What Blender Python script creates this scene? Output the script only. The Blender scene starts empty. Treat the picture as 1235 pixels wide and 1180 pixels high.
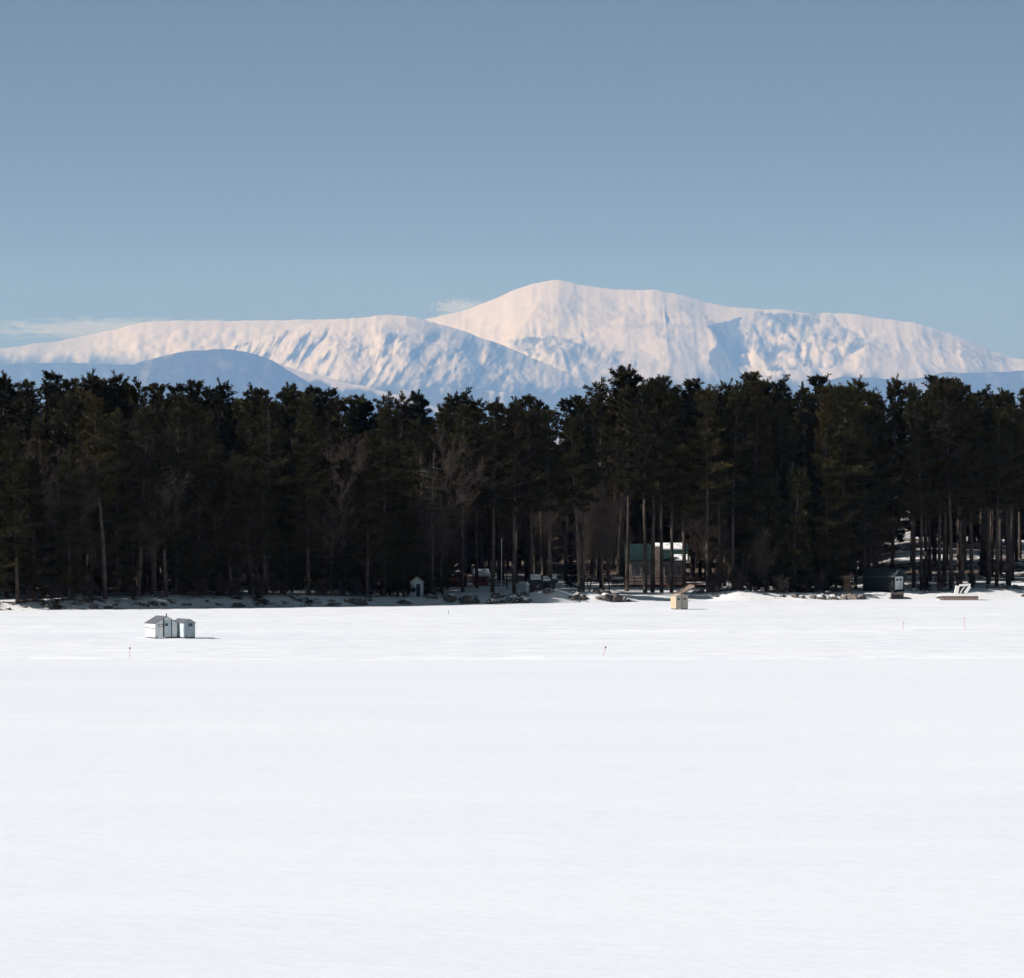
import bpy, math, random
import numpy as np

# ------------------------------------------------------------------ frame of reference
F = 6290.0          # focal length in photo pixels (1235 wide)
CU, HV = 617.5, 560.0   # picture centre column, horizon row
CAMZ = 15.8
def wx(u, Y): return (u - CU) / F * Y
def wz(v, Y): return CAMZ + (HV - v) / F * Y
def px_u(x, Y): return CU + x / Y * F
def ice_y(v): return F * CAMZ / (v - HV)

SUN_EL, SUN_AZ = 32.0, 105.0      # azimuth: degrees left of the view direction
rng = np.random.default_rng(7)
random.seed(7)

scene = bpy.context.scene
COL = scene.collection

# ------------------------------------------------------------------ noise
def _hash(ix, iy, seed):
    h = (ix.astype(np.int64) * 374761393 + iy.astype(np.int64) * 668265263 + seed * 1442695041) & 0xFFFFFFFF
    h = ((h ^ (h >> 13)) * 1274126177) & 0xFFFFFFFF
    h = h ^ (h >> 16)
    return (h & 0xFFFFFF) / float(0xFFFFFF)
def vnoise(x, y, seed=0):
    x = np.asarray(x, float); y = np.asarray(y, float)
    ix = np.floor(x); iy = np.floor(y)
    fx = x - ix; fy = y - iy
    fx = fx*fx*fx*(fx*(fx*6-15)+10); fy = fy*fy*fy*(fy*(fy*6-15)+10)
    a = _hash(ix, iy, seed); b = _hash(ix+1, iy, seed)
    c = _hash(ix, iy+1, seed); d = _hash(ix+1, iy+1, seed)
    return (a*(1-fx)+b*fx)*(1-fy)+(c*(1-fx)+d*fx)*fy
def fbm(x, y, oct=4, seed=0, gain=0.5):
    s = 0.0; a = 1.0; n = 0.0
    for k in range(oct):
        s = s + a * (vnoise(x*2**k+17.3*k, y*2**k+9.1*k, seed+k) - 0.5); n += a; a *= gain
    return s / n * 2.0        # about -1..1
def ss(a, b, t):
    t = np.clip((t - a) / (b - a), 0, 1); return t*t*(3-2*t)

# ------------------------------------------------------------------ materials
def new_mat(name):
    m = bpy.data.materials.new(name); m.use_nodes = True
    nt = m.node_tree
    return m, nt, nt.nodes['Principled BSDF']
def N(nt, t, **kw):
    n = nt.nodes.new(t)
    for k, v in kw.items(): setattr(n, k, v)
    return n
def ramp(nt, stops):
    r = N(nt, 'ShaderNodeValToRGB'); e = r.color_ramp.elements
    while len(e) < len(stops): e.new(0.5)
    for i, (p, c) in enumerate(stops):
        e[i].position = p; e[i].color = (*c, 1) if len(c) == 3 else c
    return r
def noise_node(nt, scale, detail=4, rough=0.55, coords='Object', stretch=None):
    tc = N(nt, 'ShaderNodeTexCoord'); mp = N(nt, 'ShaderNodeMapping')
    if stretch: mp.inputs['Scale'].default_value = stretch
    nt.links.new(tc.outputs[coords], mp.inputs['Vector'])
    n = N(nt, 'ShaderNodeTexNoise'); n.inputs['Scale'].default_value = scale
    n.inputs['Detail'].default_value = detail; n.inputs['Roughness'].default_value = rough
    nt.links.new(mp.outputs['Vector'], n.inputs['Vector'])
    return n
def bump(nt, b, height, strength, dist):
    bp = N(nt, 'ShaderNodeBump'); bp.inputs['Strength'].default_value = strength
    bp.inputs['Distance'].default_value = dist
    nt.links.new(height, bp.inputs['Height']); nt.links.new(bp.outputs['Normal'], b.inputs['Normal'])
def mat_var(name, c0, c1, scale, rough=0.8, stretch=None, bstr=0.0, spec=0.25, detail=4):
    m, nt, b = new_mat(name)
    n = noise_node(nt, scale, detail, stretch=stretch)
    r = ramp(nt, [(0.3, c0), (0.7, c1)])
    nt.links.new(n.outputs['Fac'], r.inputs['Fac']); nt.links.new(r.outputs['Color'], b.inputs['Base Color'])
    b.inputs['Roughness'].default_value = rough; b.inputs['Specular IOR Level'].default_value = spec
    if bstr: bump(nt, b, n.outputs['Fac'], bstr, 0.05)
    return m
def mix_rgb(nt, fac, a, b):
    m = N(nt, 'ShaderNodeMix', data_type='RGBA')
    if fac is not None: nt.links.new(fac, m.inputs[0])
    for s, v in ((m.inputs[6], a), (m.inputs[7], b)):
        if isinstance(v, tuple): s.default_value = (*v, 1)
        else: nt.links.new(v, s)
    return m

M = {}
def make_materials():
    # snow on the lake: crusted, wind scoured
    m, nt, b = new_mat('lake_snow')
    n1 = noise_node(nt, 0.05, 6, 0.6, stretch=(0.35, 1, 1))
    r1 = ramp(nt, [(0.30, (0.765, 0.805, 0.88)), (0.5, (0.81, 0.845, 0.91)), (0.70, (0.855, 0.88, 0.93))])
    nt.links.new(n1.outputs['Fac'], r1.inputs['Fac'])
    n2 = noise_node(nt, 0.45, 7, 0.72, stretch=(0.6, 1, 1))
    sx = N(nt, 'ShaderNodeSeparateXYZ'); gp = N(nt, 'ShaderNodeNewGeometry'); nt.links.new(gp.outputs['Position'], sx.inputs[0])
    mr = N(nt, 'ShaderNodeMapRange'); mr.inputs[1].default_value = 418; mr.inputs[2].default_value = 423; mr.inputs[3].default_value = 0.12; mr.inputs[4].default_value = 0.9
    nt.links.new(sx.outputs['Y'], mr.inputs[0])
    mr2 = N(nt, 'ShaderNodeMapRange'); mr2.inputs[1].default_value = 418; mr2.inputs[2].default_value = 423; mr2.inputs[3].default_value = 0.5; mr2.inputs[4].default_value = 1.0
    nt.links.new(sx.outputs['Y'], mr2.inputs[0])
    base = mix_rgb(nt, mr2.outputs[0], (0.79, 0.828, 0.905), r1.outputs['Color'])
    r2 = ramp(nt, [(0.30, (0.80, 0.82, 0.86)), (0.47, (0.97, 0.975, 0.98)), (0.6, (1.05, 1.05, 1.045))])
    nt.links.new(n2.outputs['Fac'], r2.inputs['Fac'])
    mm = N(nt, 'ShaderNodeMix', data_type='RGBA', blend_type='MULTIPLY'); nt.links.new(mr.outputs[0], mm.inputs[0])
    nt.links.new(base.outputs[2], mm.inputs[6]); nt.links.new(r2.outputs['Color'], mm.inputs[7])
    nt.links.new(mm.outputs[2], b.inputs['Base Color'])
    b.inputs['Roughness'].default_value = 0.75; b.inputs['Specular IOR Level'].default_value = 0.15
    n3 = noise_node(nt, 0.9, 6, 0.6, stretch=(0.6, 1, 1))
    bump(nt, b, n3.outputs['Fac'], 0.3, 0.2)
    M['lake'] = m
    # shore and woodland floor: snow with leaf litter showing
    m, nt, b = new_mat('woodland_snow')
    at = N(nt, 'ShaderNodeAttribute', attribute_name='litter')
    n1 = noise_node(nt, 0.55, 6, 0.65)
    ad = N(nt, 'ShaderNodeMath', operation='ADD'); nt.links.new(at.outputs['Fac'], ad.inputs[0]); nt.links.new(n1.outputs['Fac'], ad.inputs[1])
    r = ramp(nt, [(0.82, (0, 0, 0)), (0.93, (1, 1, 1))]); nt.links.new(ad.outputs[0], r.inputs['Fac'])
    n2 = noise_node(nt, 3.0, 4)
    lit = ramp(nt, [(0.3, (0.05, 0.035, 0.025)), (0.7, (0.15, 0.11, 0.08))]); nt.links.new(n2.outputs['Fac'], lit.inputs['Fac'])
    mx = mix_rgb(nt, r.outputs['Color'], (0.82, 0.835, 0.86), lit.outputs['Color'])
    nt.links.new(mx.outputs[2], b.inputs['Base Color']); b.inputs['Roughness'].default_value = 0.85
    b.inputs['Specular IOR Level'].default_value = 0.15
    bump(nt, b, n1.outputs['Fac'], 0.4, 0.25)
    M['land'] = m
    M['snow'] = mat_var('settled_snow', (0.80, 0.82, 0.85), (0.87, 0.88, 0.89), 2.0, 0.8, bstr=0.25, spec=0.15)
    # needles
    for k, (c0, c1) in enumerate([((0.009, 0.0095, 0.003), (0.034, 0.032, 0.010)), ((0.010, 0.0085, 0.003), (0.040, 0.033, 0.011)), ((0.007, 0.0085, 0.0035), (0.028, 0.028, 0.010))]):
        m, nt, b = new_mat('pine_needles')
        oi = N(nt, 'ShaderNodeObjectInfo'); n = noise_node(nt, 0.7, 3)
        ad = N(nt, 'ShaderNodeMath', operation='MULTIPLY_ADD'); ad.inputs[1].default_value = 0.6; ad.inputs[2].default_value = -0.05
        nt.links.new(oi.outputs['Random'], ad.inputs[0])
        a2 = N(nt, 'ShaderNodeMath', operation='MULTIPLY_ADD'); a2.inputs[1].default_value = 0.7
        nt.links.new(n.outputs['Fac'], a2.inputs[0]); nt.links.new(ad.outputs[0], a2.inputs[2])
        r = ramp(nt, [(0.2, c0), (0.85, c1)]); nt.links.new(a2.outputs[0], r.inputs['Fac'])
        nt.links.new(r.outputs['Color'], b.inputs['Base Color'])
        b.inputs['Roughness'].default_value = 0.7; b.inputs['Specular IOR Level'].default_value = 0.12
        M['needle%d' % k] = m
    M['bark'] = mat_var('pine_bark', (0.035, 0.028, 0.024), (0.11, 0.09, 0.076), 3.0, 0.9, stretch=(1, 1, 0.25), bstr=0.6, spec=0.1)
    M['twig'] = mat_var('bare_twigs', (0.045, 0.034, 0.028), (0.12, 0.093, 0.075), 0.8, 0.9, spec=0.1)
    M['pale_bark'] = mat_var('pale_dead_wood', (0.07, 0.06, 0.05), (0.17, 0.145, 0.12), 4.0, 0.9, spec=0.1)
    # rock with snow on the upper faces
    m, nt, b = new_mat('snowy_rock')
    g = N(nt, 'ShaderNodeNewGeometry'); sp = N(nt, 'ShaderNodeSeparateXYZ'); nt.links.new(g.outputs['Normal'], sp.inputs[0])
    n = noise_node(nt, 1.6, 5)
    ad = N(nt, 'ShaderNodeMath', operation='MULTIPLY_ADD'); ad.inputs[1].default_value = 0.8
    nt.links.new(n.outputs['Fac'], ad.inputs[0]); nt.links.new(sp.outputs['Z'], ad.inputs[2])
    oi = N(nt, 'ShaderNodeObjectInfo')
    a3 = N(nt, 'ShaderNodeMath', operation='MULTIPLY_ADD'); a3.inputs[1].default_value = 0.5
    nt.links.new(oi.outputs['Random'], a3.inputs[0]); nt.links.new(ad.outputs[0], a3.inputs[2])
    dv = N(nt, 'ShaderNodeMath', operation='MULTIPLY'); dv.inputs[1].default_value = 0.5; nt.links.new(a3.outputs[0], dv.inputs[0])
    r = ramp(nt, [(0.72, (0, 0, 0)), (0.76, (1, 1, 1))]); nt.links.new(dv.outputs[0], r.inputs['Fac'])
    rc = ramp(nt, [(0.3, (0.07, 0.06, 0.055)), (0.7, (0.20, 0.175, 0.155))]); nt.links.new(n.outputs['Fac'], rc.inputs['Fac'])
    mx = mix_rgb(nt, r.outputs['Color'], rc.outputs['Color'], (0.83, 0.84, 0.87))
    nt.links.new(mx.outputs[2], b.inputs['Base Color']); b.inputs['Roughness'].default_value = 0.85
    bump(nt, b, n.outputs['Fac'], 0.5, 0.15)
    M['rock'] = m
    # mountain: snow, spruce, rock and painted gulf shade by attribute
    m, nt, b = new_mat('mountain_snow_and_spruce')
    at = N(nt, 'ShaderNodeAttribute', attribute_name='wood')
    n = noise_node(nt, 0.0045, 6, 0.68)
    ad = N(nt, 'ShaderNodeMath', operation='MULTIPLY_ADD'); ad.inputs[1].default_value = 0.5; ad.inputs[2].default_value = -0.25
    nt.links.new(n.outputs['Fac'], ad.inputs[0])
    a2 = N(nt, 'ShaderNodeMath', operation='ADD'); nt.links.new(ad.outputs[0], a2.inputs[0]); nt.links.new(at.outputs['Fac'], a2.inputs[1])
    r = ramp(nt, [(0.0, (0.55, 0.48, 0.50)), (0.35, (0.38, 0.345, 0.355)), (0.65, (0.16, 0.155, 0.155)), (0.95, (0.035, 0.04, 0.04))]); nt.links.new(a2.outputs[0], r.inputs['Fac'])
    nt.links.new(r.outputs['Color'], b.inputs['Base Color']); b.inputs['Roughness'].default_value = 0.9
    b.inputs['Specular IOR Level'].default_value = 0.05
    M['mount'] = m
    M['plain'] = mat_var('wooded_lowland', (0.03, 0.035, 0.03), (0.5, 0.5, 0.52), 0.004, 0.95, spec=0.05)
    # painted boards and roofs
    M['white_board'] = mat_var('white_painted_board', (0.66, 0.70, 0.72), (0.80, 0.82, 0.82), 3.0, 0.6, stretch=(1, 1, 0.2))
    M['blue_board'] = mat_var('weathered_pale_board', (0.42, 0.50, 0.55), (0.55, 0.62, 0.66), 3.0, 0.7, stretch=(1, 1, 0.2))
    M['shade_board'] = mat_var('shade_toned_board', (0.26, 0.34, 0.38), (0.36, 0.44, 0.48), 3.0, 0.7, stretch=(1, 1, 0.2))  # smaller hut's wall: the larger hut's shade is put into this colour
    M['shingle'] = mat_var('grey_shingle', (0.075, 0.08, 0.10), (0.15, 0.155, 0.18), 6.0, 0.85)
    M['dark_trim'] = mat_var('dark_trim', (0.03, 0.035, 0.045), (0.07, 0.075, 0.09), 6.0, 0.7)
    M['iron'] = mat_var('rusty_stovepipe', (0.03, 0.03, 0.03), (0.08, 0.06, 0.05), 8.0, 0.5)
    M['glass'] = mat_var('dark_window_glass', (0.02, 0.03, 0.035), (0.05, 0.06, 0.07), 2.0, 0.15, spec=0.5)
    M['ply'] = mat_var('raw_plywood', (0.38, 0.30, 0.20), (0.50, 0.41, 0.30), 4.0, 0.7, stretch=(1, 1, 0.15))
    M['grey_ply'] = mat_var('weathered_plywood', (0.36, 0.335, 0.30), (0.54, 0.50, 0.45), 5.0, 0.8, stretch=(1, 1, 0.15))
    M['red'] = mat_var('barn_red_board', (0.28, 0.055, 0.035), (0.42, 0.09, 0.06), 3.0, 0.75, stretch=(1, 1, 0.2))
    M['dark_red'] = mat_var('dark_red_rail', (0.10, 0.03, 0.028), (0.18, 0.055, 0.05), 3.0, 0.75)
    M['green_roof'] = mat_var('green_metal_roof', (0.006, 0.020, 0.020), (0.012, 0.034, 0.033), 2.0, 0.55)
    M['grey_wall'] = mat_var('grey_camp_siding', (0.24, 0.22, 0.21), (0.38, 0.35, 0.33), 2.0, 0.8, stretch=(1, 1, 4))
    M['stone'] = mat_var('fieldstone_chimney', (0.13, 0.10, 0.085), (0.30, 0.24, 0.20), 5.0, 0.9, bstr=0.5)
    M['dark_wall'] = mat_var('dark_stained_wall', (0.012, 0.016, 0.018), (0.03, 0.036, 0.038), 3.0, 0.8)
    M['dark_roof'] = mat_var('dark_green_shingle', (0.03, 0.05, 0.05), (0.06, 0.085, 0.085), 3.0, 0.85)
    M['brown_wall'] = mat_var('brown_board_wall', (0.06, 0.045, 0.04), (0.13, 0.10, 0.085), 3.0, 0.85, stretch=(1, 1, 0.2))
    M['deck_wood'] = mat_var('weathered_dock_wood', (0.16, 0.12, 0.10), (0.34, 0.27, 0.22), 4.0, 0.85, stretch=(3, 0.3, 1))
    M['white_plastic'] = mat_var('white_moulded_plastic', (0.72, 0.72, 0.70), (0.82, 0.82, 0.80), 2.0, 0.45)
    M['marker_red'] = mat_var('faded_orange_stick', (0.55, 0.16, 0.12), (0.70, 0.26, 0.20), 5.0, 0.6)
    M['black'] = mat_var('dark_red_plastic', (0.06, 0.010, 0.010), (0.13, 0.02, 0.02), 5.0, 0.6)
make_materials()

# ------------------------------------------------------------------ object helpers
def np_mesh(name, verts, quads=None, tris=None, mat=None, smooth=False):
    me = bpy.data.meshes.new(name)
    verts = np.asarray(verts, np.float32)
    nq = 0 if quads is None else len(quads); ntr = 0 if tris is None else len(tris)
    loops = []
    if nq: loops.append(np.asarray(quads, np.int32).ravel())
    if ntr: loops.append(np.asarray(tris, np.int32).ravel())
    li = np.concatenate(loops)
    tot = np.concatenate([np.full(nq, 4, np.int32), np.full(ntr, 3, np.int32)])
    st = np.concatenate([[0], np.cumsum(tot)[:-1]]).astype(np.int32)
    me.vertices.add(len(verts)); me.vertices.foreach_set('co', verts.ravel())
    me.loops.add(len(li)); me.loops.foreach_set('vertex_index', li)
    me.polygons.add(nq + ntr); me.polygons.foreach_set('loop_start', st); me.polygons.foreach_set('loop_total', tot)
    if smooth: me.polygons.foreach_set('use_smooth', np.ones(nq + ntr, bool))
    me.update(calc_edges=True); me.validate()
    if mat: me.materials.append(mat)
    return me
def link(name, me, parent=None):
    o = bpy.data.objects.new(name, me); COL.objects.link(o)
    if parent is not None: o.parent = parent
    return o
def tag(o, label=None, cat=None, group=None, kind=None):
    if label: o['label'] = label
    if cat: o['category'] = cat
    if group: o['group'] = group
    if kind: o['kind'] = kind
    return o
def empty(name, loc, rz=0.0, label=None, cat=None, group=None):
    o = bpy.data.objects.new(name, None); COL.objects.link(o)
    o.empty_display_size = 0.5
    o.location = loc; o.rotation_euler = (0, 0, rz)
    return tag(o, label, cat, group)
def copy_thing(root, loc, rz=0.0, scale=(1, 1, 1)):
    r = root.copy(); COL.objects.link(r)
    r.location = loc; r.rotation_euler = (0, 0, rz); r.scale = scale
    for ch in root.children:
        c = ch.copy(); COL.objects.link(c); c.parent = r
    return r

class MB:
    def __init__(s): s.v = []; s.f = []
    def add(s, vs, fs):
        o = len(s.v); s.v += [tuple(map(float, p)) for p in vs]; s.f += [tuple(i + o for i in f) for f in fs]; return s
    def box(s, x0, x1, y0, y1, z0, z1):
        return s.add([(x0,y0,z0),(x1,y0,z0),(x1,y1,z0),(x0,y1,z0),(x0,y0,z1),(x1,y0,z1),(x1,y1,z1),(x0,y1,z1)],
                     [(0,3,2,1),(4,5,6,7),(0,1,5,4),(1,2,6,5),(2,3,7,6),(3,0,4,7)])
    def prism(s, prof, y0, y1):            # profile in x,z run along y
        n = len(prof)
        vs = [(x, y0, z) for x, z in prof] + [(x, y1, z) for x, z in prof]
        return s.add(vs, [tuple(range(n)), tuple(range(2*n-1, n-1, -1))] + [(i, i+n, (i+1) % n + n, (i+1) % n) for i in range(n)])
    def prism_x(s, prof, x0, x1):          # profile in y,z run along x
        n = len(prof)
        vs = [(x0, y, z) for y, z in prof] + [(x1, y, z) for y, z in prof]
        return s.add(vs, [tuple(range(n-1, -1, -1)), tuple(range(n, 2*n))] + [(i, (i+1) % n, (i+1) % n + n, i+n) for i in range(n)])
    def tube(s, pts, rad, n=6):
        pts = [np.asarray(p, float) for p in pts]; base = len(s.v); rings = []
        for i, p in enumerate(pts):
            a = pts[max(i-1, 0)]; b = pts[min(i+1, len(pts)-1)]
            t = (b - a) / (np.linalg.norm(b - a) + 1e-9)
            up = np.array([0, 0, 1.0]) if abs(t[2]) < 0.9 else np.array([1.0, 0, 0])
            e1 = np.cross(t, up); e1 /= np.linalg.norm(e1); e2 = np.cross(t, e1)
            r = rad[i] if hasattr(rad, '__len__') else rad
            rings.append([p + r*(math.cos(2*math.pi*k/n)*e1 + math.sin(2*math.pi*k/n)*e2) for k in range(n)])
        vs = [q for r_ in rings for q in r_]; fs = []
        for i in range(len(pts)-1):
            for k in range(n):
                fs.append((i*n+k, i*n+(k+1) % n, (i+1)*n+(k+1) % n, (i+1)*n+k))
        fs.append(tuple(range(n))); fs.append(tuple(range(len(vs)-1, len(vs)-n-1, -1)))
        return s.add(vs, fs)
    def blob(s, c, r, seed=0, rough=0.25, nu=14, nv=8, zmin=-1.0):
        vs = []; fs = []
        for j in range(nv+1):
            th = math.pi * j / nv
            for i in range(nu):
                ph = 2*math.pi*i/nu
                d = np.array([math.sin(th)*math.cos(ph), math.sin(th)*math.sin(ph), math.cos(th)])
                k = 1 + rough*float(fbm(d[0]*1.7+seed*3.1+5, d[1]*1.7+d[2]*1.3+seed, 3, seed))
                vs.append((c[0]+r[0]*d[0]*k, c[1]+r[1]*d[1]*k, c[2]+r[2]*max(d[2]*k, zmin)))
        for j in range(nv):
            for i in range(nu):
                fs.append((j*nu+i, (j+1)*nu+i, (j+1)*nu+(i+1) % nu, j*nu+(i+1) % nu))
        return s.add(vs, fs)
    def build(s, name, mat, parent=None, smooth=False):
        me = bpy.data.meshes.new(name); me.from_pydata(s.v, [], s.f); me.validate()
        import bmesh
        bm = bmesh.new(); bm.from_mesh(me); bmesh.ops.recalc_face_normals(bm, faces=bm.faces); bm.to_mesh(me); bm.free()
        me.materials.append(mat)
        if smooth: me.polygons.foreach_set('use_smooth', [True]*len(me.polygons))
        return link(name, me, parent)

# ------------------------------------------------------------------ shore line and land height
SH_U = [-2500, -700, -300, 0, 100, 200, 300, 450, 600, 720, 850, 1000, 1235, 1600, 2400, 4000]
SH_V = [745, 742, 740, 737.5, 736, 734.5, 732.5, 730, 728, 727, 725, 724, 721.5, 718, 714, 710]
def shore_y(x):
    u = CU + np.asarray(x, float) / 595.0 * F
    v = np.interp(u, SH_U, SH_V)
    y = F * CAMZ / (v - HV)
    return y + 1.6*fbm(np.asarray(x)*0.09, np.asarray(x)*0+3.7, 3, 5)
def land_z(x, y):
    x = np.asarray(x, float); y = np.asarray(y, float)
    d = y - shore_y(x); u = CU + x / y * F
    bankh = 0.9 + 0.25*fbm(x*0.05, y*0.02, 2, 31)
    z = bankh*ss(-0.3, 4.5, d) + 0.35*ss(6, 24, d) + 0.006*np.clip(d-25, 0, 400)
    right = ss(960, 1120, u)
    z = z + right*(2.6*ss(8, 80, d) + 0.2)*ss(2, 30, d)
    left = 1 - ss(300, 480, u)
    z = z + left*(0.55*ss(0, 7, d)+0.3*ss(8, 60, d))
    z = z + 0.28*fbm(x*0.16, y*0.16, 4, 11)*ss(-0.5, 4, d) * (1+ 0.4*right)
    # snow mounds pushed up on the lake edge
    for (mu, md, h, wr, wd) in ((667, 2.5, 1.0, 2.6, 2.6), (716, 2.0, 0.7, 2.2, 2.4), (893, 2.5, 0.35, 4.0, 2.6), (950, 2.0, 0.3, 5.0, 2.2), (416, 1.0, 0.5, 1.8, 1.8)):
        my = float(shore_y(np.array(wx(mu, 595.0)))) + md; mxx = wx(mu, my)
        z = z + h*np.exp(-((x-mxx)/wr)**2 - ((y-my)/wd)**2)
    return np.where(d < -0.6, -0.35, z - 0.12)
def lz(x, y): return float(land_z(np.array([x]), np.array([y]))[0])
def shy(u, d):
    """x, y of a point d metres behind the shore in picture column u"""
    Y = 595.0 + d
    for _ in range(4): Y = float(shore_y(np.array([wx(u, Y)]))[0]) + d
    return wx(u, Y), Y

def grid(name, xs, ys, zf, mat, attr=None):
    X, Yg = np.meshgrid(xs, ys)
    Z = zf(X, Yg)
    nx, ny = len(xs), len(ys)
    idx = np.arange(nx*ny).reshape(ny, nx)
    q = np.stack([idx[:-1, :-1], idx[:-1, 1:], idx[1:, 1:], idx[1:, :-1]], -1).reshape(-1, 4)
    me = np_mesh(name, np.stack([X, Yg, Z], -1).reshape(-1, 3), q, mat=mat, smooth=True)
    if attr:
        for k, fn in attr.items():
            a = me.attributes.new(k, 'FLOAT', 'POINT'); a.data.foreach_set('value', fn(X, Yg, Z).astype(np.float32).ravel())
    return tag(link(name, me), kind='structure')

# frozen lake
def lake_z(x, y):
    far = ss(405, 428, y)
    z = 0.06*fbm(x*0.035, y*0.06, 4, 2)*far + 0.10*(0.35+0.65*far)*np.clip(fbm(x*0.045+3*fbm(x*0.02, y*0.05, 2, 21), y*0.16, 4, 22), -0.15, 1)
    for (v, h, w, s) in ((795, 0.32, 1.1, 1), (762, 0.26, 1.0, 2), (757, 0.18, 0.9, 3), (773, 0.16, 0.9, 4), (747, 0.14, 0.9, 6), (785, 0.12, 0.9, 7), (1048, 0.05, 2.0, 8), (1062, 0.05, 2.2, 9)):
        yc = ice_y(v) + 2.0*fbm(x*0.02, x*0+s, 3, 40+s)
        z = z + h*np.exp(-((y-yc)/w)**2)*np.clip(0.55+0.9*fbm(x*0.06, x*0+s*1.7, 4, 50+s), 0, 1.2)
    return z*(1-ss(-12, -6, y - shore_y(x)))
ys = np.concatenate([np.linspace(-120, 150, 40), np.arange(151, 405.5, 1.0), np.arange(406, 480, 0.35), np.arange(480, 640, 0.8)])
xs = np.concatenate([np.linspace(-420, -70, 60), np.linspace(-69, 69, 230), np.linspace(70, 420, 60)])
grid('frozen_lake', xs, ys, lake_z, M['lake'])

def litter(X, Yg, Z):
    d = Yg - shore_y(X); u = CU + X/Yg*F
    a = 0.22 + 0.30*ss(12, 40, d)
    lawn = np.exp(-((u-690)/150)**2)*(1-ss(35, 60, d))
    a = a + 0.10*(1-ss(300, 480, u)) - 0.25*lawn - 0.12*ss(1000, 1120, u)
    return a + 0.12*fbm(X*0.08, Yg*0.08, 3, 77)
ys = np.concatenate([np.arange(545, 640, 0.7), np.arange(640, 760, 1.6), np.linspace(765, 1500, 60)])
xs = np.concatenate([np.linspace(-420, -76, 60), np.arange(-75, 75, 0.7), np.linspace(76, 420, 60)])
grid('land', xs, ys, land_z, M['land'], {'litter': litter})
# wooded lowland running out to the mountains
xs = np.linspace(-40000, 40000, 60); ys = np.concatenate([[-400, 200, 500, 900], np.linspace(1400, 219000, 110)])
grid('lowland', xs, ys, lambda X, Yg: np.where(Yg < 1450, -2.2, -2 + 3*ss(1450, 4000, Yg) + 3*fbm(X/900, Yg/900, 3, 8)*ss(3000, 9000, Yg)*0), M['plain'])

# ------------------------------------------------------------------ mountains
def poly_in(u, v, pts):
    inside = np.zeros(u.shape, bool); n = len(pts)
    for i in range(n):
        x0, y0 = pts[i]; x1, y1 = pts[(i+1) % n]
        c = ((y0 > v) != (y1 > v)) & (u < (x1-x0)*(v-y0)/((y1-y0) if y1 != y0 else 1e-9) + x0)
        inside ^= c
    return inside.astype(float)

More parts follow.
